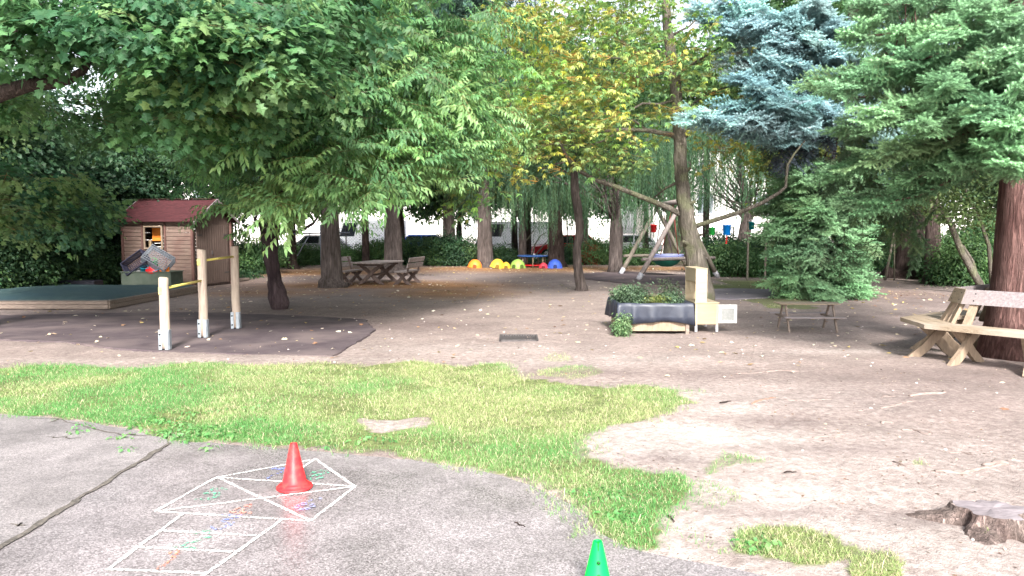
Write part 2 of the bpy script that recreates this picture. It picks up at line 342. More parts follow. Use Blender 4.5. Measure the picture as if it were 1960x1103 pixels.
# ---------------------------------------------------------------- ground
def groundmat():
    m = bpy.data.materials.new('dirt_ground'); t, N, L = nt(m)
    out = N.new('ShaderNodeOutputMaterial'); b = N.new('ShaderNodeBsdfPrincipled'); L.new(b.outputs[0], out.inputs[0])
    g = N.new('ShaderNodeNewGeometry'); at = N.new('ShaderNodeAttribute'); at.attribute_name = 'zone'
    sp = N.new('ShaderNodeSeparateColor'); L.new(at.outputs['Color'], sp.inputs[0])
    def noise(s, d=6):
        n = N.new('ShaderNodeTexNoise'); n.inputs['Scale'].default_value = s; n.inputs['Detail'].default_value = d; n.inputs['Roughness'].default_value = .6
        L.new(g.outputs['Position'], n.inputs[0]); return n.outputs[0]
    def ramp(src, stops):
        r = N.new('ShaderNodeValToRGB'); e = r.color_ramp.elements
        e[0].position, e[0].color = stops[0][0], (*stops[0][1], 1); e[1].position, e[1].color = stops[-1][0], (*stops[-1][1], 1)
        for p, c in stops[1:-1]: x = e.new(p); x.color = (*c, 1)
        L.new(src, r.inputs[0]); return r.outputs[0]
    def mix(f, a, b_):
        x = N.new('ShaderNodeMix'); x.data_type = 'RGBA'; L.new(f, x.inputs[0]); L.new(a, x.inputs[6]); L.new(b_, x.inputs[7]); return x.outputs[2]
    n1 = noise(1.3); n2 = noise(14, 8); n3 = noise(90, 4); n4 = noise(45, 6)
    n5m = N.new('ShaderNodeMath'); n5m.operation = 'ADD'; L.new(n2, n5m.inputs[0]); L.new(n4, n5m.inputs[1])
    n5h = N.new('ShaderNodeMath'); n5h.operation = 'MULTIPLY_ADD'; L.new(n5m.outputs[0], n5h.inputs[0]); n5h.inputs[1].default_value = .72; n5h.inputs[2].default_value = -.22; n5 = n5h.outputs[0]
    dirt = ramp(n5, [(.25, (.16, .122, .11)), (.5, (.262, .208, .188)), (.75, (.37, .305, .278))])
    pale = ramp(n5, [(.3, (.3, .25, .225)), (.55, (.43, .375, .345)), (.75, (.54, .49, .455))])
    litter = ramp(n3, [(.3, (.13, .065, .035)), (.5, (.28, .145, .07)), (.62, (.42, .24, .11)), (.75, (.52, .33, .17))])
    soil = ramp(n2, [(.3, (.07, .09, .03)), (.6, (.17, .2, .07))])
    def fac(ch, k=2.0):   # break the edge of a zone with noise
        a = N.new('ShaderNodeMath'); a.operation = 'MULTIPLY_ADD'; L.new(sp.outputs[ch], a.inputs[0]); a.inputs[1].default_value = k; 
        s = N.new('ShaderNodeMath'); s.operation = 'MULTIPLY_ADD'; L.new(n2, s.inputs[0]); s.inputs[1].default_value = .9; s.inputs[2].default_value = -.45 - (k - 1) * .35
        L.new(s.outputs[0], a.inputs[2]); c = N.new('ShaderNodeClamp'); L.new(a.outputs[0], c.inputs[0]); return c.outputs[0]
    c = mix(fac(0, 1.4), dirt, pale); c = mix(fac(2, 2.6), c, litter); c = mix(fac(1), c, soil)
    mr = N.new('ShaderNodeMapRange'); mr.inputs[1].default_value = .3; mr.inputs[2].default_value = .7; mr.inputs[3].default_value = .8; mr.inputs[4].default_value = 1.18; L.new(n1, mr.inputs[0])
    mu = N.new('ShaderNodeMix'); mu.data_type = 'RGBA'; mu.blend_type = 'MULTIPLY'; mu.inputs[0].default_value = 1; L.new(c, mu.inputs[6]); L.new(mr.outputs[0], mu.inputs[7])
    # darkening by point attribute: dark soil, plus tree shade painted into the colour
    at2 = N.new('ShaderNodeAttribute'); at2.attribute_name = 'soil_shade'
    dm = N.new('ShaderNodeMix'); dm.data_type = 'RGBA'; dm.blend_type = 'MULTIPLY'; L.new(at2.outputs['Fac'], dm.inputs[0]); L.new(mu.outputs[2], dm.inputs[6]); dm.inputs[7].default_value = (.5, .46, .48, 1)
    L.new(dm.outputs[2], b.inputs['Base Color']); b.inputs['Roughness'].default_value = .85; b.inputs['Specular IOR Level'].default_value = .3
    bp = N.new('ShaderNodeBump'); bp.inputs['Strength'].default_value = .8; bp.inputs['Distance'].default_value = .025
    ad = N.new('ShaderNodeMath'); ad.operation = 'ADD'; L.new(n2, ad.inputs[0]); L.new(n3, ad.inputs[1]); L.new(ad.outputs[0], bp.inputs['Height'])
    L.new(bp.outputs[0], b.inputs['Normal'])
    return m
M['ground'] = groundmat()

ASPH = [(-330, 790), (0, 797), (60, 800), (110, 804), (190, 814), (260, 827), (320, 845), (400, 850), (480, 856), (560, 862), (700, 875), (790, 884), (860, 893), (915, 903), (960, 914), (1010, 930), (1060, 950), (1095, 970), (1120, 990), (1150, 1026), (1195, 1052), (1290, 1072), (1420, 1098), (1600, 1130), (2100, 1180), (2600, 1250)]
asph_world = gpoly(ASPH)
asph_poly = asph_world + [(9, -3), (-12, -3), (-12, asph_world[0][1])]
CR0, CR1 = G(322, 852), G(-60, 1090)

MATP = [(-300, 640), (0, 650), (130, 655), (220, 667), (320, 674), (480, 679), (640, 682), (680, 657), (718, 633), (700, 612), (560, 604), (380, 598), (200, 600), (0, 604), (-300, 606)]
mat_world = gpoly(MATP)

GMAIN = [(-300, 690), (0, 703), (120, 697), (250, 706), (380, 694), (520, 702), (610, 695), (700, 700), (800, 692), (880, 700), (955, 692), (985, 706), (1000, 722), (1080, 735), (1160, 742), (1230, 740), (1290, 748), (1318, 772), (1290, 795), (1230, 806), (1170, 815), (1128, 828), (1118, 850), (1130, 872), (1175, 893), (1250, 905), (1312, 915), (1318, 940), (1308, 972), (1268, 985), (1282, 1010), (1275, 1040), (1238, 1056), (1192, 1046), (1160, 1022), (1128, 985), (1095, 962), (1050, 940), (1000, 922), (950, 906), (900, 893), (790, 878), (700, 868), (560, 856), (400, 845), (325, 840), (260, 822), (190, 808), (110, 800), (0, 794), (-300, 790)]
GHOLE = [(690, 806), (730, 799), (800, 797), (812, 806), (800, 820), (740, 824), (700, 818)]
GSP = [([(1015, 715), (1080, 700), (1150, 704), (1158, 716), (1090, 724)], .45), ([(1020, 684), (1060, 674), (1100, 678), (1095, 690), (1040, 692)], .3),
       ([(1345, 892), (1390, 872), (1440, 870), (1450, 886), (1400, 900), (1360, 905)], .5), ([(1372, 1074), (1390, 1030), (1440, 1022), (1530, 1024), (1600, 1030), (1650, 1048), (1640, 1075), (1560, 1080), (1470, 1092), (1400, 1086)], .85),
       ([(1590, 1103), (1620, 1072), (1680, 1060), (1730, 1074), (1745, 1100), (1720, 1130), (1610, 1140)], .75), ([(1828, 1002), (1850, 990), (1890, 998), (1886, 1018), (1850, 1016)], .7),
       ([(1750, 902), (1765, 893), (1788, 897), (1780, 906)], .5),
       ([(1335, 548), (1400, 536), (1500, 535), (1530, 548), (1440, 556), (1350, 556)], .8), ([(1420, 572), (1480, 562), (1600, 575), (1560, 590), (1470, 590)], .7)]
gmain_w = gpoly(GMAIN); ghole_w = gpoly(GHOLE); gsp_w = [(gpoly(a), d) for a, d in GSP]
def grass_density(x, y):
    d = np.zeros(np.shape(x))
    jx = x + (vnoise(x, y, .35, 5) - .5) * .3; jy = y + (vnoise(x, y, .35, 6) - .5) * .35
    kx = x + (vnoise(x, y, .8, 2) - .5) * .9 + (vnoise(x, y, .15, 3) - .5) * .25; ky = y + (vnoise(x, y, .8, 3) - .5) * .7 + (vnoise(x, y, .15, 4) - .5) * .2
    d[inpoly(kx, ky, gmain_w)] = .15
    acc = np.zeros(np.shape(x))
    for c1, c2, am in ((0, 4, .45), (3, 1, .3), (6, 2, .2), (5, 0, .12)):
        acc += inpoly(x + (vnoise(x, y, .3, c1) - .5) * am + (vnoise(x, y, .09, c2) - .5) * am * .6, y + (vnoise(x, y, .3, c2) - .5) * am + (vnoise(x, y, .09, c1) - .5) * am * .6, gmain_w)
    d = np.maximum(d, (acc / 4) ** 1.5)
    d[inpoly(jx, jy, ghole_w)] = .06
    for p, k in gsp_w: d = np.maximum(d, inpoly(jx, jy, p) * k)
    return d
PALE = [(1230, 850, 1.0, .5, .8), (1330, 830, 1.0, .45, 1.), (1250, 870, 1.1, .3, .7), (1330, 1000, .5, .5, .7), (1450, 950, 1.0, .45, .75), (1550, 1000, .9, .3, .7), (1700, 1030, 1., .4, .6), (1380, 780, .9, .6, .5),
        (1700, 940, 1.2, .5, .35), (1450, 860, .8, .5, .45), (1640, 672, 1.6, .3, .45), (900, 668, 2.5, .7, .3), (1500, 900, 2.6, 1.6, .45), (1400, 760, 2.2, 1.0, .4), (1150, 690, 2.2, .7, .35), (1850, 1060, .7, .4, .6), (1560, 1090, 1.2, .2, .5), (1280, 1050, .35, .3, .6), (600, 690, 3.5, .25, .3), (200, 690, 4, .3, .3), (750, 810, .5, .3, .5)]
LIT = [(750, 545, 4.5, 1.8, .9), (860, 560, 2.6, 2.5, .6), (600, 520, 6, 3, .8), (1000, 515, 7, 3.5, .8), (1300, 515, 6, 2.5, .7), (520, 560, 3, 2, .5), (1700, 560, 3, 3, .3), (100, 540, 8, 5, .6), (1450, 515, 5, 3, .7)]
SOIL_SHADE = [(790, 622, 1.6, 1.2, .8), (1500, 800, .5, .25, .5), (1620, 860, .6, .2, .5), (1350, 720, .9, .25, .45), (1260, 880, .35, .12, .6), (1500, 985, .5, .12, .5), (1700, 990, .5, .15, .4), (1150, 715, .5, .2, .5), (690, 600, 1.8, 1.6, .6), (300, 610, 5, 2.5, .7), (560, 600, 4, 2.5, .6), (900, 600, 5, 3.5, .2), (1700, 570, 3.5, 3.5, .75), (1900, 640, 2, 1.6, .9), (1800, 720, 2, .8, .5), (1700, 760, 1.4, .7, .4), (1650, 610, 3, 1.5, .5), (1000, 530, 12, 5, .3), (300, 540, 9, 6, .7), (480, 862, .9, .15, .6)]  # dark soil patches; those round the fir paint its shade into the ground
def blobs(x, y, L_):
    s = np.zeros(np.shape(x))
    for px, py, rx, ry, k in L_:
        c = G(px, py); s = np.maximum(s, k * np.exp(-((x - c.x) / rx) ** 2 - ((y - c.y) / ry) ** 2))
    return s
def axis(fine0, fine1, step, lo, hi, g=1.25):
    a = list(np.arange(fine0, fine1 + 1e-6, step)); s = step
    while a[-1] < hi: s *= g; a.append(a[-1] + s)
    s = step
    while a[0] > lo: s *= g; a.insert(0, a[0] - s)
    return np.array(a)
def ground_z(x, y):
    z = (fbm(x, y, 1.1, 2) - .5) * .055 + (fbm(x, y, .3, 3) - .5) * .03
    z = z * np.clip((9 - np.abs(y - 9)) / 2, 0.15, 1)
    return z - .004
xs = axis(-9.5, 9.5, .065, -300, 300); ys = axis(2.4, 16.5, .065, -40, 400)
X, Y = np.meshgrid(xs, ys, indexing='ij'); x = X.ravel(); y = Y.ravel()
ina = inpoly(x, y, asph_poly); inm = inpoly(x, y, mat_world)
z = ground_z(x, y); z = np.where(ina, -.04, z); z = np.where(inm, -.03, z)
nx, ny = len(xs), len(ys)
V = np.stack([x, y, z], 1)
idx = np.arange(nx * ny).reshape(nx, ny)
F4 = np.stack([idx[:-1, :-1], idx[1:, :-1], idx[1:, 1:], idx[:-1, 1:]], -1).reshape(-1, 4)
def np_mesh(name, V, F, mat, smooth=False, tint=None, attrs=None, parent=None):
    me = bpy.data.meshes.new(name); k = F.shape[1]
    me.vertices.add(len(V)); me.vertices.foreach_set('co', np.ascontiguousarray(V, dtype=np.float32).ravel())
    me.loops.add(F.size); me.loops.foreach_set('vertex_index', F.astype(np.int32).ravel())
    me.polygons.add(len(F)); me.polygons.foreach_set('loop_start', np.arange(0, F.size, k, dtype=np.int32))
    me.polygons.foreach_set('loop_total', np.full(len(F), k, np.int32))
    me.polygons.foreach_set('use_smooth', np.full(len(F), smooth, bool))
    for nm, arr in (attrs or {}).items():
        if arr.ndim == 1:
            a = me.attributes.new(nm, 'FLOAT', 'POINT'); a.data.foreach_set('value', arr.astype(np.float32))
        else:
            a = me.attributes.new(nm, 'FLOAT_COLOR', 'POINT'); c = np.ones((len(V), 4), np.float32); c[:, :3] = arr; a.data.foreach_set('color', c.ravel())
    me.materials.append(mat); me.update(calc_edges=True); me.validate()
    o = bpy.data.objects.new(name, me); COL.objects.link(o)
    if parent: o.parent = parent
    return o
zone = np.zeros((len(x), 3))
zone[:, 0] = np.clip(blobs(x, y, PALE), 0, 1)
zone[:, 1] = np.clip(grass_density(x, y), 0, 1) * .8
zone[:, 2] = np.clip(blobs(x, y, LIT), 0, 1)
soil_shade = np.clip(blobs(x, y, SOIL_SHADE) + (y > 40) * 0, 0, 1)
far = y > 46
zone[far, 0] = .6
gr = np_mesh('ground', V, F4, M['ground'], True, attrs={'zone': zone, 'soil_shade': soil_shade})
tag(gr, kind='structure')

# asphalt slabs
def edge_jit(pts, step=.12, amp=.02, closed_idx=None):
    out = []
    for i in range(len(pts) - 1):
        a = Vector(pts[i]); b = Vector(pts[i + 1]); n = max(1, int((b - a).length / step))
        for k in range(n):
            p = a.lerp(b, k / n); out.append((p.x + random.uniform(-amp, amp), p.y + random.uniform(-amp, amp)))
    out.append(tuple(pts[-1])); return out
jn = min(range(len(asph_world)), key=lambda i: (Vector(asph_world[i]) - CR0.xy).length)
cdir = (CR1 - CR0).normalized(); cn = Vector((-cdir.y, cdir.x)); far_c = CR0 + cdir * 11
crack = edge_jit([tuple(CR0.xy), tuple(far_c.xy)], .09, .012)
rp = edge_jit(asph_world[jn:]) + [(9, -3)] + [(c[0] + .015, c[1] - .01) for c in reversed(crack)]
lp = edge_jit(asph_world[:jn + 1]) + [(c[0] - .015, c[1] + .01) for c in crack] + [(-14, -4)]
for poly, nm, mt, zz in ((rp, 'asphalt_path', 'asphalt', .010), (lp, 'asphalt_path', 'asphalt_old', .014)):
    o = MB().prism(poly, -.06, zz).build(nm, M[mt]); tag(o, kind='structure')
# crack filling: dark crumbly strip with moss
b = MB(); 
for i in range(len(crack) - 1):
    p, q = Vector(crack[i]), Vector(crack[i + 1]); w = .021 + random.uniform(-.009, .016)
    n = Vector((-(q - p).y, (q - p).x)).normalized()
    b.add([(*(p + n * w), .0175), (*(p - n * w * .6), .0165), (*(q - n * w * .6), .0165), (*(q + n * w), .0175)], [(0, 1, 2, 3)])
crk = mk('crack_dirt', (.05, .045, .04), (.16, .14, .12), 30, .95, .6)
tag(b.build('asphalt_crack', crk), kind='structure')
# small cracks on the old slab
b = MB()
for a, c in (((95, 812), (118, 806)), ((118, 806), (225, 835)), ((118, 806), (60, 803)), ((90, 840), (150, 842)), ((225, 835), (300, 838)), ((20, 1008), (55, 1010))):
    p, q = G(*a).xy, G(*c).xy; prev = p; n = 6
    for k in range(1, n + 1):
        r_ = p.lerp(q, k / n) + Vector((random.uniform(-.03, .03), random.uniform(-.03, .03)))
        m_ = Vector((-(r_ - prev).y, (r_ - prev).x)).normalized() * random.uniform(.004, .01)
        b.add([(*(prev + m_), .018), (*(prev - m_), .018), (*(r_ - m_), .018), (*(r_ + m_), .018)], [(0, 1, 2, 3)]); prev = r_
tag(b.build('asphalt_crack', crk), kind='structure')

# rubber mats
o = MB().prism(edge_jit(mat_world + [mat_world[0]], .12, .03)[:-1], -.05, .008).build('rubber_mat', M['rubber'])
tag(o, 'large dark purple-brown rubber safety mat under the pull-up bars', 'mat')
for poly, lab in (([(1120, 535), (1100, 525), (1190, 520), (1330, 528), (1350, 545), (1215, 545)], 'dark rubber mat lying under the wooden nest swing'),
                  ([(1330, 556), (1400, 553), (1505, 556), (1490, 570), (1400, 574), (1325, 572)], 'grey-violet tiled mat between planter and the low spruce')):
    pw = gpoly(poly)
    m_ = M['rubber'] if 'nest' in lab else mk('slab_mat', (.13, .115, .135), (.2, .18, .2), 6, .8, .3)
    o = MB().prism(pw, -.03, .02).build('rubber_mat', m_); tag(o, lab, 'mat')

# ---------------------------------------------------------------- chalk hopscotch
hz = .0165
root = empty('hopscotch', G(450, 985), 'white chalk hopscotch with coloured numbers on the asphalt under the red cone', 'chalk drawing')
def stroke(mb, a, b_, w, zz=hz, n=None, off=(0, 0)):
    a = Vector(a[:2]); b_ = Vector(b_[:2]); L_ = (b_ - a).length; n = n or max(2, int(L_ / .05)); d = (b_ - a).normalized(); nn = Vector((-d.y, d.x))
    pts = []
    for k in range(n + 1):
        p = a.lerp(b_, k / n) + nn * random.uniform(-.003, .003); ww = w / 2 * random.uniform(.75, 1.2)
        pts += [(*(p + nn * ww), zz), (*(p - nn * ww), zz)]
    mb.add(pts, [(2 * k, 2 * k + 1, 2 * k + 3, 2 * k + 2) for k in range(n)])
b = MB()
K = dict(A=(415, 918), B=(604, 883), R=(680, 936), D=(594, 1002), L=(297, 984))
k_ = 0
for s in ('AB', 'BR', 'RD', 'DL', 'LA', 'AR', 'LR', 'AD'):
    stroke(b, G(*K[s[0]]), G(*K[s[1]]), .022, hz + k_ * .0002); k_ += 1
for p, q in (((604, 883), (545, 921)), ((352, 988), (206, 1096)), ((540, 1000), (388, 1110)), ((303, 1021), (490, 1031)), ((257, 1053), (452, 1063)), ((203, 1096), (398, 1104))):
    stroke(b, G(*p), G(*q), .022, hz + k_ * .0002); k_ += 1
bo = b.build('chalk_outline', M['chalkline'], None, False)
bo.parent = root; bo.matrix_parent_inverse = Matrix.Translation(-root.location)
DIG = {'1': [[(.2, .75), (.5, 1), (.5, 0)]], '2': [[(.1, .8), (.35, 1), (.7, .95), (.85, .7), (.1, 0), (.9, 0)]], '3': [[(.1, .95), (.8, .95), (.4, .6), (.85, .35), (.6, 0), (.1, .08)]],
       '4': [[(.6, 0), (.6, 1), (.05, .3), (.95, .3)]], '5': [[(.85, 1), (.2, 1), (.15, .55), (.7, .6), (.85, .25), (.5, 0), (.1, .1)]],
       '6': [[(.8, .95), (.3, .7), (.1, .3), (.4, 0), (.8, .2), (.6, .5), (.15, .35)]], '7': [[(.1, 1), (.9, 1), (.4, 0)]],
       '8': [[(.5, .5), (.15, .75), (.5, 1), (.85, .75), (.5, .5), (.1, .25), (.5, 0), (.9, .25), (.5, .5)]]}
ddir = (G(352, 988) - G(206, 1096)).xy.normalized(); dx_ = Vector((ddir.y, -ddir.x))
for ch, pc, c in (('1', (325, 1077), (.75, .25, .15)), ('2', (377, 1038), (.12, .42, .25)), ('3', (430, 1004), (.2, .25, .65)), ('4', (463, 981), (.75, .28, .22)), ('5', (405, 951), (.12, .45, .28)),
                  ('6', (592, 969), (.3, .32, .65)), ('7', (522, 911), (.2, .25, .65)), ('8', (607, 914), (.12, .45, .28))):
    m_ = M.get('chalk%s' % (c,)) or chalk('chalk_colour', c, .43, 45); M['chalk%s' % (c,)] = m_
    b = MB(); o_ = G(*pc).xy; s_ = .2
    for pl in DIG[ch]:
        for i in range(len(pl) - 1):
            f = lambda u: o_ + dx_ * ((u[0] - .5) * s_ * .8) + ddir * ((u[1] - .5) * s_ * 1.1)
            for rep in range(3):
                jit = Vector((random.uniform(-.012, .012), random.uniform(-.012, .012)))
                stroke(b, f(pl[i]) + jit, f(pl[i + 1]) + jit, .02, hz + rep * .0003 + i * .0009, 3)
    bo = b.build('chalk_number', m_, None, False); bo.parent = root; bo.matrix_parent_inverse = Matrix.Translation(-root.location)

# ---------------------------------------------------------------- cones
def cone(name, loc, label, mat, holes):
    r = empty(name, loc, label, 'cone', rz=.2, group='plastic training cones')
    prof = [(.118, 0), (.118, .008), (.112, .014), (.098, .017), (.095, .028), (.09, .032), (.084, .034), (.081, .042), (.077, .045), (.024, .292), (.021, .3), (.017, .3), (.016, .29), (.07, .05), (.1, .003)]
    MB().lathe(prof, n=40).build('cone_body', mat, r)
    b = MB()
    M_ = Matrix.Rotation(-.2, 3, 'Z')
    b.box(M_ @ Vector((0, -.0225, .277)), (.005, .016, .05), M_, 0)
    if holes:
        for zz in (.205, .142, .08):
            rr = .077 - (zz - .045) * (.053 / .247)
            c = M_ @ Vector((0, -rr, zz)); Mr = M_ @ Matrix.Rotation(pi / 2 + .21 * -1, 3, 'X')
            b.lathe([(.0001, .003), (.0095, .003), (.0095, -.004)], c, 16, Mr)
    b.each('slot' if not holes else 'hole', M['coneg_d'] if holes else M['shedtrim'], r)
    return r
c_ = G(564, 938); cone('traffic_cone', (c_.x, c_.y, .0195), 'red plastic cone with slotted tip standing on the chalk hopscotch', M['redplastic'], False)
c_ = P(1144, 1034, 3.37); gcn = cone('traffic_cone', (c_.x, 3.37, .0105), 'bright green plastic cone with round holes near the edge of the asphalt', M['coneg'], True); gcn.scale = (.95, .95, .93)
# ================================================================ built objects
def GX(px, d): return (px - 980) / FPX * d     # metres to the side of the viewing line at distance d
# ---- pull-up bars
r = empty('pull_up_bars', (-5.0, 11.9, 0), 'three round wooden posts joined by two yellow pull-up bars at rising heights', 'climbing bars')
PB = [(-5.03, 10.73, 1.05), (-4.99, 11.98, 1.42), (-4.87, 13.08, 1.45)]
for i, (px_, py_, h) in enumerate(PB):
    lx, ly = px_ + 5.0, py_ - 11.9
    b = MB(); n = 9
    b.tube([(lx + random.uniform(-.004, .004), ly, .03 + (h - .03) * k / n) for k in range(n + 1)] + [(lx, ly, h + .012)], [.07] * n + [.068, .055], 20, wob=.03)
    po = b.build('post', M['post'], r)
    for sx in (-1, 1):
        bb = MB().box((lx + sx * .073 - .0, ly - .02, .16), (.012, .075, .29), None, .002).box((lx + sx * .045, ly - .072, .16), (.05, .01, .29), None, .002)
        br = bb.build('bracket', M['galv'], po)
    for zz in (.08, .24): MB().lathe([(.0001, .012), (.012, .012), (.014, 0)], (lx - .047, ly - .078, zz), 8, Matrix.Rotation(pi / 2, 3, 'X')).build('bolt', M['bolt'], po)
    if i < 2:
        b = MB().box((lx - .022, ly - .069, (.9, 1.26)[i] - .03), (.05, .012, .1), None, .003)
        b.build('marker_plate', M['yellow'], po)
for (a, c, zz) in ((0, 1, .9), (1, 2, 1.25)):
    p, q = PB[a], PB[c]
    MB().tube([(p[0] + 5, p[1] - 11.9 + .05, zz), (q[0] + 5, q[1] - 11.9 - .05, zz + .03)], .019, 12).build('bar', M['yellow'], r)

# ---- shed
A0 = Vector((-9.6, 22.4, 0)); sr = radians(-11.5)
r = empty('garden_shed', A0, 'small wooden shed with dark red shingle roof and double plank door', 'shed', rz=sr)
WL, GL, EH, RH = 2.35, 2.0, 2.08, 2.66
def planks(mb, x0, x1, z0, z1, y, ny, h=.115, axis='x'):
    z = z0; k = 0
    while z < z1 - .01:
        hh = min(h, z1 - z)
        if axis == 'x': mb.box(((x0 + x1) / 2, y + random.uniform(-.002, .002), z + hh / 2), (x1 - x0, .035, hh - .012), Matrix.Rotation(radians(6) * ny, 3, 'X'), .006)
        else: mb.box((y + random.uniform(-.002, .002), (x0 + x1) / 2, z + hh / 2), (.035, x1 - x0, hh - .012), Matrix.Rotation(radians(6) * ny, 3, 'Y'), .006)
        z += h
b = MB()
wx0, wx1, wz0, wz1 = -1.58, -.98, 1.22, 1.84
planks(b, -WL, wx0 - .05, .06, EH, 0, 1); planks(b, wx1 + .05, 0, .06, EH, 0, 1); planks(b, wx0 - .05, wx1 + .05, .06, wz0 - .06, 0.003, 1); planks(b, wx0 - .05, wx1 + .05, wz1 + .06, EH, .003, 1)
planks(b, -WL, 0, .06, EH, GL, -1); planks(b, 0.02, GL, .06, EH, -WL, 1, axis='y')
b.build('wall', M['shedwood'], r)
for xx in (-WL,): MB().prism([(0.018, EH), (GL - .018, EH), (GL / 2, RH - .02)], xx - .03, xx + .0, 'x').build('gable_wall', M['sheddoor'], r)
b = MB().prism([(0.018, EH), (GL - .018, EH), (GL / 2, RH - .02)], -.03, 0, 'x')
planks(b, .0, .16, .06, EH, -.016, 0, axis='y'); planks(b, GL - .16, GL, .06, EH, -.016, 0, axis='y'); b.box((-.016, GL / 2, 1.99), (.034, 1.68, .17), None, .004)
b.build('gable_wall', M['sheddoor'], r)
b = MB()
for xx, yy in ((-.0, -.01), (-WL, -.01), (0, GL + .01), (-WL, GL + .01)): b.box((xx + .012 * (1 if xx == 0 else -1), yy, EH / 2), (.08, .08, EH), None, .006)
for xx in (wx0 - .09, wx1 + .09): b.box((xx, -.035, EH / 2 + .02), (.06, .03, EH - .05), None, .004)
b.box((-WL / 2, -.02, EH - .04), (WL, .06, .09), None, .004)
b.each('corner_trim', M['shedtrim'], r)
f = MB(); 
for a in ((wx0 + .0, 'v'), (wx1, 'v')): f.box((a[0], -.05, (wz0 + wz1) / 2), (.05, .05, wz1 - wz0 + .1), None, .005)
f.box(((wx0 + wx1) / 2, -.05, wz0 - .02), (wx1 - wx0 - .05, .06, .05), None, .005).box(((wx0 + wx1) / 2, -.05, wz1 + .02), (wx1 - wx0 - .05, .05, .05), None, .005)
wf = f.build('window', M['benchleg'], r)
b = MB().box((-WL / 2, GL / 2, .04), (WL - .05, GL - .05, .06)); b.build('shed_floor', M['darkwood'], r)
# doors
for k in range(2):
    b = MB(); y0 = .17 + k * .84
    for j in range(7):
        b.box((.022, y0 + .06 + j * .117, 1.0), (.03, .112, 1.83), None, .005)
    for zz in (.3, 1.0, 1.7): pass
    d = b.build('door', M['sheddoor'], r)
    if k == 0: MB().box((.05, y0 + .76, 1.05), (.03, .03, .12), None, .004).build('handle', M['iron'], d)
    hb = MB()
    for zz in (.4, 1.6): hb.box((.041, y0 + (.14 if k == 0 else .68), zz), (.006, .26, .035), None, .001)
    hb.each('hinge', M['iron'], d)
# roof
def roof_side(sg):
    b = MB(); y_e = -.22 if sg < 0 else GL + .22; yr = GL / 2
    slope = (RH - EH) / (GL / 2); ze = RH - slope * (GL / 2 + .22) + .05; n = 9
    for i in range(n):
        t0, t1 = i / n, (i + 1.25) / n; t1 = min(t1, 1.0)
        ya, yb = y_e + (yr - y_e) * t0, y_e + (yr - y_e) * t1; za, zb = ze + (RH + .05 - ze) * t0, ze + (RH + .05 - ze) * t1
        za += .014; 
        xk = -WL - .2 + (i % 2) * .09
        b.add([(-WL - .2, ya, za), (.22, ya, za), (.22, yb, zb), (-WL - .2, yb, zb), (-WL - .2, ya, za - .016), (.22, ya, za - .016), (.22, yb, zb - .016), (-WL - .2, yb, zb - .016)],
              [(0, 1, 2, 3), (4, 7, 6, 5), (0, 4, 5, 1), (1, 5, 6, 2), (3, 2, 6, 7), (0, 3, 7, 4)])
    return b
rb = roof_side(-1); r2 = roof_side(1); rb.add(r2.v, r2.f)
ro = rb.build('roof', M['roof'], r)
b = MB()
for i in range(22):
    b.box((-WL - .14 + i * .12, GL / 2, RH + .068), (.112, .2, .012), Matrix.Rotation(radians(3), 3, 'Y'), .002)
b.build('ridge_cap', M['roof'], ro)
b = MB(); sl = (RH - EH) / (GL / 2); ze = RH - sl * (GL / 2 + .22)
for xx in (.235, -WL - .215):
    for ye in (-.23, GL + .23): MB().beam((xx, ye, ze + .0), (xx, GL / 2, RH + .02), .022, .09).build('barge_board', M['greywood'], ro)
t = MB().box((-1.40, .32, 1.62), (.34, .03, .4), Matrix.Rotation(.1, 3, 'Z'), .004).build('board', M['orangeboard'])
t.matrix_world = Matrix.Translation(A0) @ Matrix.Rotation(sr, 4, 'Z'); tag(t, 'bright orange board standing inside the shed behind its window', 'board')
t = MB().box((-1.62, .25, .85), (.1, .06, 1.2), None, .004).build('plank', M['birch']); t.matrix_world = Matrix.Translation(A0) @ Matrix.Rotation(sr, 4, 'Z'); tag(t, 'pale upright plank leaning inside the shed window', 'plank')
# plank step in front of the doors
p, q = G(330, 556), G(470, 537)
b = MB().beam((p.x, p.y, .06), (q.x, q.y, .06), .3, .07); tag(b.build('step_plank', M['oldwood']), 'long grey weathered plank lying as a step before the shed doors', 'plank')

# ---- sandpit
r = empty('sandpit', (-11.3, 18.7, 0), 'low wooden sandpit covered with a dark green net', 'sandpit')
x0, x1, y0, y1 = -14.2, -8.95, 16.45, 20.9
def L0(x, y, z): return (x + 11.3, y - 18.7, z)
b = MB()
for (a, c) in (((x0, y0), (x1, y0)), ((x1, y0), (x1 + .1, y1)), ((x0, y1), (x1 + .1, y1)), ((x0, y0), (x0, y1))):
    for k in range(2):
        dy = .0 if a[0] != c[0] else .0
        b.beam(L0(*a, .05 + k * .1), L0(*c, .05 + k * .1), .07, .096, bev=.01)
b.build('wooden_border', M['oldwood'], r)
n1, n2 = 34, 26; vs = []; fs = []
for i in range(n1 + 1):
    for j in range(n2 + 1):
        u, v = i / n1, j / n2; X_ = x0 - .06 + (x1 - x0 + .12) * u; Y_ = y0 - .06 + (y1 - y0 + .12) * v
        e = min(u, 1 - u, v, 1 - v)
        zz = .212 + min(1, e * 8) * (.02 + .13 * math.exp(-((u - .55) / .22) ** 2 - ((v - .35) / .25) ** 2) + .03 * float(vnoise(X_, Y_, .7, 1)) + .012 * float(vnoise(X_, Y_, .2, 2)))
        if e == 0: zz = .185
        vs.append(L0(X_, Y_, zz))
for i in range(n1):
    for j in range(n2): fs.append((i * (n2 + 1) + j, (i + 1) * (n2 + 1) + j, (i + 1) * (n2 + 1) + j + 1, i * (n2 + 1) + j + 1))
MB().add(vs, fs, True).build('net_cover', M['netcover'], r)
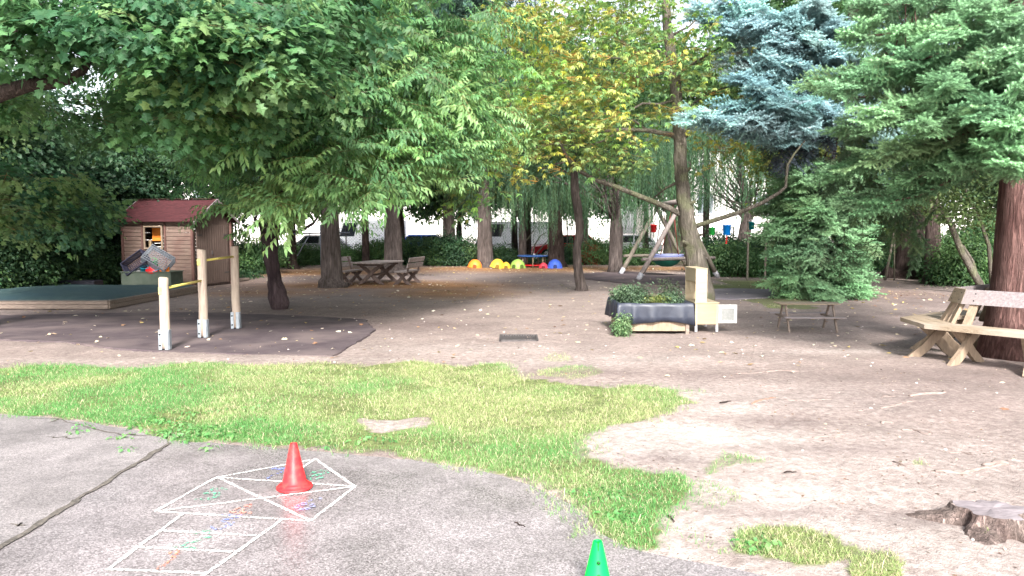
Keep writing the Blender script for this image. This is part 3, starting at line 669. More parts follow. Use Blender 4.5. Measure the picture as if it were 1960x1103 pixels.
c_ = G(205, 548); b = MB().box((-12.4, 21.4, .16), (1.0, .5, .3), None, .02); tag(b.build('plastic_tub', M['blackp']), 'flat black tub on the ground left of the green storage box', 'tub')

# ---- storage box and toys
r = empty('storage_box', (-10.42, 21.55, 0), 'open dark green toy box full of toys below the shed window', 'box', rz=-.05)
b = MB()
for s in (-1, 1):
    b.box((0, s * .34, .29), (1.42, .025, .54), None, .008); b.box((s * .72, 0, .29), (.025, .7, .54), None, .008)
b.box((0, 0, .05), (1.4, .66, .03))
b.build('box_body', M['boxgreen'], r)
b = MB()
for s in (-1, 1): b.box((0, s * .36, .555), (1.5, .05, .03), None, .008); b.box((s * .745, 0, .5551), (.05, .67, .03), None, .008)
b.build('rim', M['boxgreen'], r)
def crate(loc, rot, label, mt, size=(.62, .42, .3)):
    r = bpy.data.objects.new('plastic_crate', None); COL.objects.link(r); r.location = loc; r.rotation_euler = rot; tag(r, label, 'crate', 'plastic crates tipped over the toy box')
    w, d, h = size; b = MB()
    n = 11
    for i in range(n + 1):
        x = -w / 2 + w * i / n
        b.box((x, 0, 0), (.012, d, .012))
        b.box((x, -d / 2, h / 2), (.012, .01, h)); b.box((x, d / 2, h / 2), (.012, .01, h))
    for i in range(9):
        y = -d / 2 + d * i / 8
        b.box((0, y, .002), (w, .012, .012))
        b.box((-w / 2, y, h / 2), (.01, .012, h)); b.box((w / 2, y, h / 2), (.01, .012, h))
    for k in range(6):
        z = .03 + (h - .03) * k / 5; t = .02 if k in (0, 5) else .01
        b.box((0, -d / 2 - .002, z), (w + .02, .016, t + .004)); b.box((0, d / 2 + .002, z), (w + .02, .016, t + .004)); b.box((-w / 2 - .002, 0, z), (.016, d, t + .004)); b.box((w / 2 + .002, 0, z), (.016, d, t + .004))
    b.build('lattice_shell', mt, r)
    b = MB(); 
    for s in (-1, 1): b.box((0, s * (d / 2 + .004), h), (w + .04, .03, .025), None, .005); b.box((s * (w / 2 + .004), 0, h + .0005), (.03, d - .02, .025), None, .005)
    b.build('rim', mt, r)
crate((-10.12, 21.32, .98), (radians(-125), radians(32), radians(6)), 'grey lattice crate tipped on its side on top of the toy box', M['crate'], (.72, .5, .3))
crate((-10.75, 21.5, .76), (radians(70), radians(-35), 0), 'dark blue-black crate leaning in the toy box left of the grey crate', mk('crate_dark', (.02, .022, .045), (.04, .04, .07), 8, .5, .1), (.7, .42, .26))
def toy(name, kind, loc, rot, mat, label, s=1.0):
    b = MB()
    if kind == 'bucket':
        b.lathe([(.075 * s, 0), (.1 * s, .17 * s), (.108 * s, .17 * s), (.108 * s, .185 * s), (.095 * s, .18 * s), (.07 * s, .01 * s), (.001, .008 * s)], n=20)
        b.lathe([(.001, 0.001), (.075 * s, 0)], n=20)
        b.tube([(.105 * s * cos(a), 0, .17 * s + .09 * s * sin(a)) for a in np.linspace(0, pi, 9)], .006 * s, 6)
    elif kind == 'bowl':
        b.lathe([(.001, 0), (.05 * s, 0), (.1 * s, .05 * s), (.13 * s, .1 * s), (.135 * s, .1 * s), (.1 * s, .04 * s), (.04 * s, -.008 * s), (.001, -.008 * s)], n=20)
    elif kind == 'truck':
        b.box((0, 0, .06 * s), (.24 * s, .11 * s, .05 * s), None, .01).box((.07 * s, 0, .12 * s), (.08 * s, .1 * s, .08 * s), None, .01)
        for x in (-.07, .07):
            for y in (-.055, .055): b.lathe([(.001, -.01), (.035 * s, -.01), (.035 * s, .01), (.001, .01)], (x * s, y * s, .035 * s), 12, Matrix.Rotation(pi / 2, 3, 'X'))
    elif kind == 'shovel':
        b.beam((-.2 * s, 0, .01), (.02 * s, 0, .01), .02, .02).box((.09 * s, 0, .01), (.14 * s, .1 * s, .01), Matrix.Rotation(.1, 3, 'Y'), .004).beam((-.2 * s, -.05 * s, .01), (-.2 * s, .05 * s, .01), .02, .02)
    o = b.build(name, mat); o.location = loc; o.rotation_euler = rot; tag(o, label, 'toy', 'toys in the storage box')
toy('toy_bucket', 'bucket', (-10.58, 21.4, .5), (.3, .2, 0), M['cyan'], 'light blue toy bucket in the green box', 1.15)
toy('toy_bowl', 'bowl', (-10.3, 21.35, .53), (.6, .1, 0), M['redplastic'], 'red toy dish in the green box beside the blue bucket', 1.3)
toy('toy_watering_can', 'bucket', (-10.36, 21.6, .62), (.1, -.2, 0), M['bgreen'], 'green toy pail between the two tipped crates', 1.3)
toy('toy_truck', 'truck', (-10.0, 21.38, .54), (0, .2, .3), M['orange'], 'orange toy truck at the right end of the green box', 1.1)
toy('toy_shovel', 'shovel', (-10.15, 21.3, .6), (.1, -.35, .4), M['cyan'], 'pale blue toy shovel lying under the grey crate')
toy('toy_truck', 'truck', (-10.75, 21.35, .52), (0, -.3, .3), M['white'], 'white toy truck inside the dark tipped crate', 1.0)

# ---- picnic set under the pine
def xleg(parent, c, axis, half_b, half_t, z1, w, t, mat, name='leg'):
    """crossed pair of beams in the vertical plane along `axis` through c"""
    c = Vector(c); a = Vector(axis).normalized(); n = Vector((-a.y, a.x, 0))
    for s in (-1, 1):
        b = MB(); pts = []
        # slightly bowed beam drawn as 4 short pieces joined to one prism
        p0 = a * (s * half_b); p1 = a * (-s * half_t)
        N_ = 6; left = []; right = []
        for k in range(N_ + 1):
            u = k / N_; off = sin(pi * u) * .0
            h = p0.lerp(p1, u); bow = s * .04 * sin(2 * pi * u)
            d = (p1 - p0) + Vector((0, 0, z1)); d.normalize()
            pr = Vector((0, 0, 1)) - d * d.z; pr.normalize()
            cpt = h + Vector((0, 0, z1 * u)) + pr * abs(bow) * (1 if u > .5 else -1) * .6
            left.append(cpt + pr * w / 2); right.append(cpt - pr * w / 2)
        left[0].z = 0 + .0; right[0].z = 0; left[-1].z = z1; right[-1].z = z1
        y_off = n * (s * t * .52)
        vs = []
        for q in (left, right):
            for p in q: vs.append(c + p + y_off + n * t / 2); vs.append(c + p + y_off - n * t / 2)
        m = N_ + 1; fs = []
        for k in range(N_):
            l0, l1 = 2 * k, 2 * (k + 1); r0, r1 = 2 * m + 2 * k, 2 * m + 2 * (k + 1)
            fs += [(l0, l1, l1 + 1, l0 + 1), (r0, r0 + 1, r1 + 1, r1), (l0, r0, r1, l1), (l0 + 1, l1 + 1, r1 + 1, r0 + 1)]
        fs += [(0, 1, 2 * m + 1, 2 * m), (2 * m - 2, 4 * m - 2, 4 * m - 1, 2 * m - 1)]
        b.add(vs, fs); b.build(name, mat, parent)
tr = radians(-12)
r = empty('picnic_table', (-4.42, 24.6, 0), 'dark wooden table with crossed legs between two benches under the pine', 'table', rz=tr)
b = MB()
for k in range(5): b.box((-.42 + k * .21, 0, .7), (.2, 2.0, .05), None, .008)
b.build('table_top', M['tablewood'], r)
b = MB(); b.box((0, .65, .64), (.9, .08, .07), None, .006).box((0, -.65, .64), (.9, .08, .07), None, .006).box((0, 0, .3), (.07, 1.3, .07), None, .006)
b.build('stretcher', M['darkwood'], r)
for yy in (-.65, .65): xleg(r, (0, yy, 0), (1, 0, 0), .42, .36, .61, .12, .05, M['darkwood'])
def bench(loc, rz, L_, label, flip):
    r = empty('bench', loc, label, 'bench', rz=rz, group='dark wooden benches at the picnic table')
    b = MB()
    for k in range(2): b.box((-.09 + k * .19, 0, .42), (.18, L_, .045), None, .006)
    b.build('seat', M['tablewood'], r)
    for yy in (-L_ * .33, L_ * .33):
        xleg(r, (0, yy, 0), (1, 0, 0), .27, .2, .395, .1, .05, M['darkwood'])
    b = MB()
    for zz in (.62, .8): b.box((flip * (.2 + (zz - .4) * .3), 0, zz), (.03, L_, .15), Matrix.Rotation(flip * .28, 3, 'Y'), .005)
    b.build('backrest', M['tablewood'], r)
    for yy in (-L_ * .33, L_ * .33):
        b = MB().beam((flip * .14, yy, .3), (flip * .31, yy, .86), .07, .045); b.build('back_support', M['darkwood'], r)
bench((-5.32, 24.5, 0), tr, 1.5, 'dark wooden bench with backrest left of the picnic table', -1)
bench((-3.42, 24.35, 0), tr, 1.5, 'dark wooden bench with backrest right of the picnic table', 1)

# ---- small picnic table
r = empty('small_picnic_table', (5.12, 12.9, 0), 'tiny weathered picnic table with attached benches beside the low spruce', 'picnic table', rz=-.04)
b = MB()
for k in range(4): b.box((0, -.15 + k * .1, .475), (1.02, .094, .018), None, .003)
b.build('table_top', M['benchwood'], r)
for s in (-1, 1):
    b = MB(); 
    for k in range(2): b.box((s * -.01, s * (.34 + k * .075), .265), (1.02, .07, .018), None, .003)
    b.build('seat', M['greywood'], r)
for x in (-.4, .4):
    MB().box((x, 0, .245), (.03, .8, .03), None, .002).box((x, 0, .455), (.03, .36, .025), None, .002).build('crossbar', M['oldwood'], r)
    for s in (-1, 1):
        MB().beam((x + .016 * s + .02, s * .36, 0), (x + .016 * s + .02, s * .12, .455), .028, .045, up=(0, 1, 0)).build('leg', M['oldwood'], r)

# ---- planter
r = empty('planter', (2.4, 13.0, 0), 'raised planter bed draped with black pond liner, green herbs growing in it', 'planter')
b = MB(); hx, hy = .6, .6
b.box((.02, -hy + .03, .13), (1.06, .03, .16), None, .004).box((.02, hy - .03, .13), (1.06, .03, .16), None, .004).box((-hx + .03, 0, .131), (.03, 1.1, .16), None, .004).box((hx - .03, 0, .131), (.03, 1.1, .16), None, .004)
b.build('wooden_board', M['benchleg'], r)
for x in (-.52, .54):
    for y in (-.58, .54): MB().box((x, y, .22), (.06, .06, .44), None, .004).build('leg', M['oldwood'], r)
# draped liner: rings around the box with folds
ring = []; per = 320
def ringpt(t, ex):
    # rounded square param
    t = t % 1.0 * 4; s = int(t); u = t - s
    c = [(-1, -1), (1, -1), (1, 1), (-1, 1)]
    a, b_ = c[s], c[(s + 1) % 4]
    return ((a[0] + (b_[0] - a[0]) * u) * (hx + ex), (a[1] + (b_[1] - a[1]) * u) * (hy + ex), s, u)
vs = []; rows = [(-.07, .40), (-.03, .50), (0.0, .525), (.03, .52), (.036, .46), (.036, .38), (.038, .3), (.04, .215)]
for ri, (ex, zz) in enumerate(rows):
    for k in range(per):
        t = k / per; f = (.5 + .5 * sin(t * 2 * pi * 17 + 2.2 * sin(t * 2 * pi * 3))) ** 1.5; corner = min((t * 4) % 1, 1 - (t * 4) % 1)
        hang = max(0, ri - 2) / 5
        e2 = ex + hang * (.055 * f - .02 + .03 * math.exp(-(corner / .07) ** 2)) + (.01 * sin(t * 90) if ri > 1 else 0) * .5
        px_, py_, s, u = ringpt(t, e2)
        dz = 0
        if ri == len(rows) - 1: dz = -.03 * sin(t * 2 * pi * 4 + .6) - .05 * (s == 1) + .04 * u * (s == 0) * -1 + .0
        if ri == 2: dz = .006 * sin(t * 60)
        vs.append((px_, py_, zz + dz))
fs = []
for i in range(len(rows) - 1):
    for k in range(per): fs.append((i * per + k, i * per + (k + 1) % per, (i + 1) * per + (k + 1) % per, (i + 1) * per + k))
ln = MB().add(vs, fs, True).build('liner', M['liner'], r)
md = ln.modifiers.new('thick', 'SOLIDIFY'); md.thickness = .006
b = MB(); vs = []; n = 16
for i in range(n + 1):
    for j in range(n + 1):
        vs.append((-hx + .04 + (2 * hx - .08) * i / n, -hy + .04 + (2 * hy - .08) * j / n, .44 + random.uniform(-.015, .02)))
b.add(vs, [(i * (n + 1) + j, (i + 1) * (n + 1) + j, (i + 1) * (n + 1) + j + 1, i * (n + 1) + j + 1) for i in range(n) for j in range(n)]).build('soil_bed', M['soil'], r)

# ---- toy kitchen
r = empty('toy_kitchen', (3.33, 13.05, 0), 'birch plywood toy kitchen with its white oven door hanging open', 'toy kitchen', rz=.02)
b = MB(); w, d = .4, .72; hw, hd = w / 2, d / 2
T = .016
for y in (-hd + T / 2, hd - T / 2): b.box((0, y, .31), (w - .06, T * .7, .36), None, .002)
b.box((-hw + .01, 0, .31), (T * .7, d - .03, .36), None, .002).box((0, 0, .135), (w - .03, d - .035, T), None, .002).box((.05, 0, .31), (w - .14, T, .34), None, .002)
b.build('cabinet', M['birch'], r)
for x in (-1, 1):
    for y in (-1, 1):
        lg = MB().box((x * (hw - .02), y * (hd - .018), .302), (.04, .034, .372), None, .003).build('leg', M['birchw'], r)
        MB().box((x * (hw - .02), y * (hd - .018), .058), (.042, .036, .116), None, .003).build('leg_foot', M['greypl'], lg)
MB().box((0, 0, .499), (w + .03, d + .02, .02), None, .003).build('counter_top', M['birchw'], r)
b = MB(); uw = .2; ux = -hw + uw / 2 + .0
for y in (-hd + .012, hd - .012): b.box((ux, y, .795), (uw, .016, .57), None, .002)
b.box((ux, 0, 1.072), (uw, d - .045, .016), None, .002).box((ux, 0, .86), (uw, d - .05, .014), None, .002).box((ux, 0.0, .86), (uw - .01, .014, .41), None, .002)
b.box((-hw + .01, 0, .97), (.01, d - .045, .2), None, .001)
b.build('upper_shelf', M['birchw'], r)
MB().box((ux, 0, 1.086), (uw + .012, d + .004, .012), None, .003).build('top_board', M['birchw'], r)
dr = MB()
dx, dy = hw + .175, -hd + .05
for s in (-1, 1): dr.box((dx + s * .135, dy, .305), (.05, .016, .32), None, .003)
dr.box((dx, dy, .168), (.22, .016, .046), None, .003).box((dx, dy, .432), (.22, .016, .066), None, .003)
dd = dr.build('oven_door', M['white'], r); MB().box((dx, dy, .295), (.222, .006, .21)).build('door_pane', M['mesh_grey'], dd)
MB().box((dx, dy - .02, .437), (.14, .014, .02), None, .004).build('handle', M['greypl'], dd)

# ---- drain
b = MB(); p = gpoly([(966, 643), (1031, 643), (1029, 653), (957, 653)])
xa, xb, ya, yb = p[3][0], p[2][0], p[2][1], p[1][1]
b.box(((xa + xb) / 2, ya, .008), (xb - xa, .03, .03)).box(((xa + xb) / 2, yb, .008), (xb - xa, .03, .03)).box((xa, (ya + yb) / 2, .008), (.03, yb - ya + .03, .031)).box((xb, (ya + yb) / 2, .008), (.03, yb - ya + .03, .031))
n = 14
for k in range(1, n): b.box((xa + (xb - xa) * k / n, (ya + yb) / 2, .006), (.016, yb - ya, .02))
b.box(((xa + xb) / 2, (ya + yb) / 2, -.012), (xb - xa, yb - ya, .01))
tag(b.build('drain_cover', M['iron']), 'rectangular dark iron drain grate set in the dirt mid-yard', 'drain')

# ---- octagonal tree bench
TC = Vector((7.04, 9.94, 0)); rot8 = Matrix.Rotation(radians(-8), 3, 'Z')
r = empty('tree_bench', TC, 'pale wooden bench with backrests built around the big reddish fir trunk', 'bench')
def octo(ap, s): # alternating long/short octagon, first two = west (short) side
    k = s
    pts = [(-ap, k), (-ap, -k), (-k, -ap), (k, -ap), (ap, -k), (ap, k), (k, ap), (-k, ap)]
    return [rot8 @ Vector((x, y, 0)) for x, y in pts]
def opts(ap): # vertices for offset apothem, diagonal sides keep same apothem on normals
    k = ap * (0.42 / 1.57); return octo(ap, k)
outer = octo(1.57, .42)
def inset(t): # move the sides inward by t
    P_ = outer; n = 8; lines = []
    for i in range(n):
        a, b_ = P_[i], P_[(i + 1) % n]; d_ = (b_ - a).normalized(); nn = Vector((-d_.y, d_.x, 0))
        if nn.dot(-(a + b_) / 2) < 0: nn = -nn
        lines.append((a + nn * t, d_))
    out = []
    for i in range(n):
        p1, d1 = lines[i - 1]; p2, d2 = lines[i]
        cr = d1.x * d2.y - d1.y * d2.x; t_ = ((p2.x - p1.x) * d2.y - (p2.y - p1.y) * d2.x) / cr
        out.append(p1 + d1 * t_)
    return out
SH = .5
for i in range(8):
    b = MB()
    for (ta, tb) in ((0, .135), (.145, .28), (.29, .425)):
        A_, B_ = inset(ta), inset(tb); j = (i + 1) % 8
        q = [A_[i], A_[j], B_[j], B_[i]]; g_ = (A_[j] - A_[i]).normalized() * .002
        q = [q[0] + g_, q[1] - g_, q[2] - g_, q[3] + g_]
        b.add([(v.x, v.y, SH - .055) for v in q] + [(v.x, v.y, SH) for v in q], [(3, 2, 1, 0), (4, 5, 6, 7), (0, 1, 5, 4), (1, 2, 6, 5), (2, 3, 7, 6), (3, 0, 4, 7)])
    b.build('seat', M['benchwood'], r)
    Ba, Bb = inset(.53), inset(.60); j = (i + 1) % 8
    th = .035; n_ = (Ba[i] + Ba[j]).normalized()
    A1, A2, B1, B2 = Ba[i], Ba[j], Bb[i], Bb[j]; g_ = (A2 - A1).normalized() * .003
    vs = [A1 + g_ + Vector((0, 0, .76)), A2 - g_ + Vector((0, 0, .76)), B2 - g_ + Vector((0, 0, .95)), B1 + g_ + Vector((0, 0, .95))]
    inn = [v - n_ * th for v in vs]
    b = MB().add(vs + inn, [(0, 1, 2, 3), (7, 6, 5, 4), (0, 4, 5, 1), (1, 5, 6, 2), (2, 6, 7, 3), (3, 7, 4, 0)])
    b.build('backrest', M['greywood'] if i % 2 == 1 else M['benchwood'], r)
    for u in (.12, .88) if i % 2 == 1 else (.22, .78):
        for zz in (.81, .9):
            w_ = (zz - .76) / .19; q_ = A1.lerp(A2, u).lerp(B1.lerp(B2, u), w_) + n_ * .004
            MB().lathe([(.0001, .003), (.008, .003), (.009, 0)], q_ + Vector((0, 0, zz)), 8, n_.to_track_quat('Z', 'Y').to_matrix()).build('screw', M['bolt'], r)
    # supports
    us = (.12, .88) if i % 2 == 1 else (.22, .78)
    for u in us:
        lo = inset(.40); mi = inset(.60)
        p0 = lo[i].lerp(lo[j], u); p1 = Ba[i].lerp(Ba[j], u) - n_ * .055; p2 = Bb[i].lerp(Bb[j], u) - n_ * .055
        q0 = p0 + Vector((0, 0, SH - .12)) - n_ * .0; q1 = p2 + Vector((0, 0, .9))
        MB().beam(q0, q1, .1, .05, up=tuple(n_)).build('back_support', M['benchleg'], r)
    ups = (.2, .71) if i % 2 == 1 else (.5,)
    for u in ups:
        o_ = outer[i].lerp(outer[j], u); inn_ = inset(.62); q_ = inn_[i].lerp(inn_[j], u); c = (o_ + q_) / 2; hb = (o_ - q_).length / 2
        xleg(r, (c.x, c.y, 0), (o_ - q_), hb + .02, hb - .12, SH - .056, .115, .055, M['benchleg'])

# ---- stump
r = empty('tree_stump', G(1897, 1000), 'low grey sawn tree stump with ragged red-brown sides and spreading roots', 'stump')
b = MB(); n = 40; vs = []
rings = [(1.9, -.03), (1.4, .008), (1.14, .028), (1.03, .052), (.98, .074), (.92, .082), (.6, .086), (.3, .083), (.02, .085)]
def prof(a): return .14 * (1 + .16 * sin(a * 3 + .4) + .1 * sin(a * 5 + 1.9) + .06 * sin(a * 9)) * (1.25 if cos(a) > 0 else 1.15)
for i, (k, z) in enumerate(rings):
    for j in range(n):
        a = 2 * pi * j / n; rr = prof(a); kk = 1 + (k - 1) * (1 + .9 * sin(a * 5 + .3)) if k > 1 else k
        if i < 4: kk += random.uniform(-.05, .05)
        vs.append((rr * kk * cos(a) * 1.15, rr * kk * sin(a), z + (random.uniform(-.006, .006) if i < 8 else 0)))
fs = [(i * n + j, i * n + (j + 1) % n, (i + 1) * n + (j + 1) % n, (i + 1) * n + j) for i in range(len(rings) - 1) for j in range(n)]
side = [f for k, f in enumerate(fs) if k < 5 * n]; top = [f for k, f in enumerate(fs) if k >= 5 * n] + [tuple((len(rings) - 1) * n + j for j in range(n))]
b.add(vs, side, False); b.build('bark_side', barkmat('stump_bark', (.13, .085, .078), (.34, .27, .24), 5, 1), r)
tm = MB().add(vs, top, True); tm.each('cut_top', mk('stump_top', (.13, .11, .115), (.24, .21, .22), 5, .8, .5, (1, 4, 1)), r)
p0 = G(1905, 1003)

# ---- roots and sticks on the dirt
def root_obj(pts, rad, label, name='root', group='pale roots showing through the dirt', mat=None, lift=.25):
    rad *= .72 if name == 'root' else 1; w = [G(*p) for p in pts]; P_ = []
    for i in range(len(w) - 1):
        for k in range(4):
            t = k / 4; q = w[i].lerp(w[i + 1], t); P_.append(q)
    P_.append(w[-1]); n = len(P_); out = []
    gz = lambda q: float(ground_z(np.array([q.x]), np.array([q.y]))[0])
    for i, q in enumerate(P_):
        out.append((q.x + random.uniform(-.012, .012), q.y + random.uniform(-.012, .012), gz(q) + rad * (lift - .2 * (name == 'root')) + .004 * sin(i * 1.3)))
    rr = [rad * (1 - .65 * abs(i / (n - 1) - .35)) for i in range(n)]
    o = MB().tube(out, rr, 7, wob=.18).build(name, mat or M['rootpale']); tag(o, label, 'root' if name == 'root' else 'stick', group)
M['rootpale'] = mk('root_bark', (.13, .098, .086), (.28, .22, .195), 12, .85, .6)
RT = [([(1740, 757), (1770, 753), (1803, 752), (1809, 747)], .03, 'thick pale root with a knob at its right end below the tree bench'),
      ([(1684, 781), (1715, 774), (1749, 768)], .016, 'pale curved root left of the knobbed root'),
      ([(1688, 758), (1714, 757)], .015, 'short pale root stub above the curved root'),
      ([(1465, 713), (1490, 708), (1530, 711)], .018, 'pale straight root in the dirt below the small picnic table'),
      ([(1725, 822), (1745, 820), (1770, 829), (1786, 828)], .018, 'pale forked root midway between tree bench and stump'),
      ([(1556, 837), (1590, 834), (1616, 837)], .012, 'thin pale root in the middle of the bright dirt'),
      ([(1684, 808), (1695, 804), (1711, 806)], .02, 'small white wood chip like root above the forked root'),
      ([(1790, 904), (1840, 906), (1895, 895), (1925, 890)], .022, 'long root running behind the stump toward the frame edge'),
      ([(1712, 886), (1745, 898)], .012, 'thin root beside the small grass tuft left of the stump'),
      ([(1880, 893), (1896, 888), (1925, 887)], .03, 'thick pale root end behind the stump'),
      ([(1500, 763), (1540, 765), (1590, 762)], .012, 'thin pale root crossing the dirt left of the curved root'),
      ([(1440, 774), (1465, 765), (1485, 760)], .014, 'reddish forked root lying in the dirt right of the grass tip'),
      ([(1410, 716), (1440, 714), (1468, 712)], .01, 'dark thin root leading into the pale straight root'),
      ([(1815, 868), (1840, 866), (1865, 872)], .012, 'short thin root right of the bright dirt above the stump root'),
      ([(870, 580), (910, 573), (925, 553)], .02, 'dark branching root near the needle litter at mid-yard'),
      ([(1640, 786), (1660, 784)], .008, 'tiny root splinter left of the curved root')]
for p, rd, lb in RT: root_obj(p, rd, lb, mat=mk('root_red', (.2, .1, .07), (.3, .17, .12), 12, .8, .3) if 'reddish' in lb else None)
for p, rd, lb in (([(988, 1006), (1006, 1012)], .005, 'small dark twig on the asphalt left of the green cone'), ([(895, 903), (903, 900)], .004, 'tiny dark twig at the grass edge of the asphalt'),
                  ([(1500, 911), (1522, 907)], .006, 'dark twig on the bright dirt above the grass tuft'), ([(1378, 774), (1400, 771)], .008, 'dark stick in the dirt right of the grass tip'), ([(1278, 994), (1290, 1006)], .006, 'dark forked twig right of the grass end')):
    root_obj(p, rd, lb, 'twig', 'dark twigs on the ground', M['bark_dark'], 1.8 if 'asphalt' not in lb else 3.5)
# pebbles
rng = np.random.default_rng(3)
M['stone'] = mk('pebble_stone', (.3, .25, .24), (.5, .44, .42), 15, .8, .3)
b = MB()
for k in range(230):
    x = rng.uniform(-5, 8); y = rng.uniform(3.6, 15)
    if inpoly(np.array([x]), np.array([y]), asph_poly)[0] or grass_density(np.array([x]), np.array([y]))[0] > .3: continue
    s = rng.uniform(.006, .022); zz = float(ground_z(np.array([x]), np.array([y]))[0])
    Mr = Matrix.Rotation(rng.uniform(0, 6), 3, 'Z')
    b.lathe([(.001, s * .6), (s * .6, s * .45), (s, 0), (s * .6, -s * .3)], (x, y, zz + s * .1), 6, Mr, 1, rng.uniform(.6, 1), smooth=False)
tag(b.build('gravel', M['stone']), 'small loose stones scattered over the bare dirt', 'gravel', kind='stuff')

# ---- nest swing
r = empty('nest_swing', (5.95, 28.7, 0), 'wooden log A-frame swing with a round green net nest seat', 'swing')
c0 = Vector((5.95, 28.7, 0)); Nn = (Vector((4.4, 26.0, 0)), Vector((7.67, 27.7, 0))); Ff = (Vector((4.33, 29.7, 0)), Vector((7.5, 31.5, 0)))
apn = (Nn[0] + Nn[1]) / 2; apf = (Ff[0] + Ff[1]) / 2
for k, (pr, ap, mt) in enumerate(((Nn, apn, 'logwood'), (Ff, apf, 'logdark'))):
    for q in pr:
        d = (ap - q); a = q - c0; e = ap + d * .07 + Vector((0, 0, 2.85)) - c0
        st = a + (e - a) * .0
        lg = MB().tube([st.lerp(e, t) for t in np.linspace(0, 1, 6)], [.085, .085, .083, .08, .078, .075], 14, wob=.03).build('leg', M[mt if q is pr[0] else 'logdark'], r)
        MB().tube([st.lerp(e, t) for t in (.0, .04, .08)], .092, 14).build('foot_cap', M['greypl'], lg)
    a = pr[0].lerp(ap, .26) - c0; b_ = pr[1].lerp(ap, .26) - c0; u = (b_ - a).normalized() * .3
    MB().tube([a - u + Vector((0, 0, .73)), b_ + u + Vector((0, 0, .73))], .06, 12).build('crossbar', M['logdark' if k else 'logwood'], r)
u = (apf - apn).normalized() * .35
MB().tube([apn - u - c0 + Vector((0, 0, 2.78)), apf + u - c0 + Vector((0, 0, 2.78))], .095, 16, wob=.02).build('top_beam', M['logwood'], r)
rb = MB()
n = 40; R1 = .62
for zz, rr in ((.72, .045),):
    pts = [(R1 * cos(2 * pi * k / n), R1 * sin(2 * pi * k / n), zz) for k in range(n + 1)]
    rb.tube(pts, rr, 8, cap=False)
pts = [(R1 * 1.02 * cos(2 * pi * k / n), R1 * 1.02 * sin(2 * pi * k / n), .80) for k in range(n + 1)]
rb.tube(pts, .03, 8, cap=False); rb.build('nest_ring', M['swingring'], r)
nb = MB()
for k in range(24):
    a = 2 * pi * k / 24
    nb.tube([(R1 * cos(a) * t, R1 * sin(a) * t, .36 + .34 * t ** 2.2) for t in np.linspace(.05, 1, 7)], .009, 4, cap=False)
for t in np.linspace(.12, .95, 10):
    nb.tube([(R1 * cos(2 * pi * k / n) * t, R1 * sin(2 * pi * k / n) * t, .36 + .34 * t ** 2.2) for k in range(n + 1)], .008, 4, cap=False)
nb.lathe([(.001, .352), (.2, .36), (.42, .46), (.6, .68)], n=30)
nb.build('nest_net', M['swingnet'], r)
for s in (-1, 1):
    top = (apn if s < 0 else apf).lerp(c0, .55) - c0 + Vector((0, 0, 2.7))
    for a in (-.6, .6):
        e = Vector((R1 * sin(a) * 1, s * R1 * cos(a), .74))
        MB().tube([top, top.lerp(e, .5) + Vector((0, 0, -.02)), e], .017, 6).build('rope', M['rope_red' if s < 0 else 'rope_dark'], r)
# ---- far playthings
def dome(loc, rad, h, mat, matd, label, rz=0, tilt=(0, 0), ndoor=1):
    r = empty('play_dome', loc, label, 'play dome', rz=rz, group='small coloured plastic domes along the back'); r.rotation_euler = (tilt[0], tilt[1], rz)
    prof = [(rad * cos(a), h * sin(a)) for a in np.linspace(0, pi / 2 - .02, 9)] + [(.001, h)]
    MB().lathe([(rad * 1.03, 0), (rad * 1.03, .03)] + prof[0:], n=28).build('dome_shell', mat, r)
    for k in range(ndoor):
        a = -pi / 2 + (k - (ndoor - 1) / 2) * 1.1; b = MB(); w = .09; hh = h * .42
        poly = [(-w, 0), (w, 0), (w, hh * .6), (w * .6, hh), (-w * .6, hh), (-w, hh * .6)]
        c = Vector((cos(a), sin(a), 0)) * rad * 1.0; t = Vector((-sin(a), cos(a), 0)); nrm = Vector((cos(a), sin(a), 0))
        f = [c * .85 + t * p[0] + Vector((0, 0, p[1])) for p in poly]; g = [c * 1.02 + nrm * .004 + t * p[0] + Vector((0, 0, p[1])) for p in poly]
        n = 6; b.add([tuple(v) for v in f + g], [tuple(range(n)), tuple(range(2 * n - 1, n - 1, -1))] + [(i, (i + 1) % n, n + (i + 1) % n, n + i) for i in range(n)])
        b.build('opening', matd, r)
def dk(c): return tuple(a * .25 for a in c)
DD = 34.6
for px, rad, h, m_, c, lb, tl, nd in ((908, .34, .40, 'orange', (.75, .2, .03), 'orange dome beside the left foot of the grey pine trunk', (0, .12), 1), (951, .34, .44, 'dyellow', (.8, .47, .05), 'larger yellow dome tilted against the right side of the pine trunk', (0, .25), 1),
                                  (968.5, .21, .29, 'dyellow', (.8, .47, .05), 'smaller yellow dome between the tilted yellow dome and the lime dome', (0, 0), 1), (991, .36, .42, 'lime', (.3, .48, .1), 'lime green dome left of the blue-topped table', (0, 0), 2),
                                  (1040, .21, .26, 'pinkred', (.75, .06, .09), 'small pink-red dome under the right side of the blue-topped table', (0, 0), 1), (1062, .35, .42, 'dblue', (.06, .13, .6), 'blue dome in front of the ivy covered trunk', (0, 0), 1)):
    g = G(px, 512.3); x = GX(px, DD)
    dome((x, DD + (.3 if 'orange' in lb else 0), 0), rad, h, M[m_], mk(m_ + '_dark', dk(c), None, 5, .6, 0), lb, 0, tl, nd)
r = empty('round_play_table', (GX(1020, 35.4), 35.6, 0), 'blue-topped round play table on pale wooden legs among the domes', 'table')
MB().lathe([(.001, .5), (.72, .5), (.74, .52), (.74, .55), (.72, .565), (.001, .565)], n=36).build('table_top', M['bluetop'], r)
for k in range(7):
    a = 2 * pi * k / 7 + .2; MB().tube([(.62 * cos(a), .62 * sin(a), 0), (.6 * cos(a), .6 * sin(a), .5)], .028, 8).build('leg', M['birch'], r)
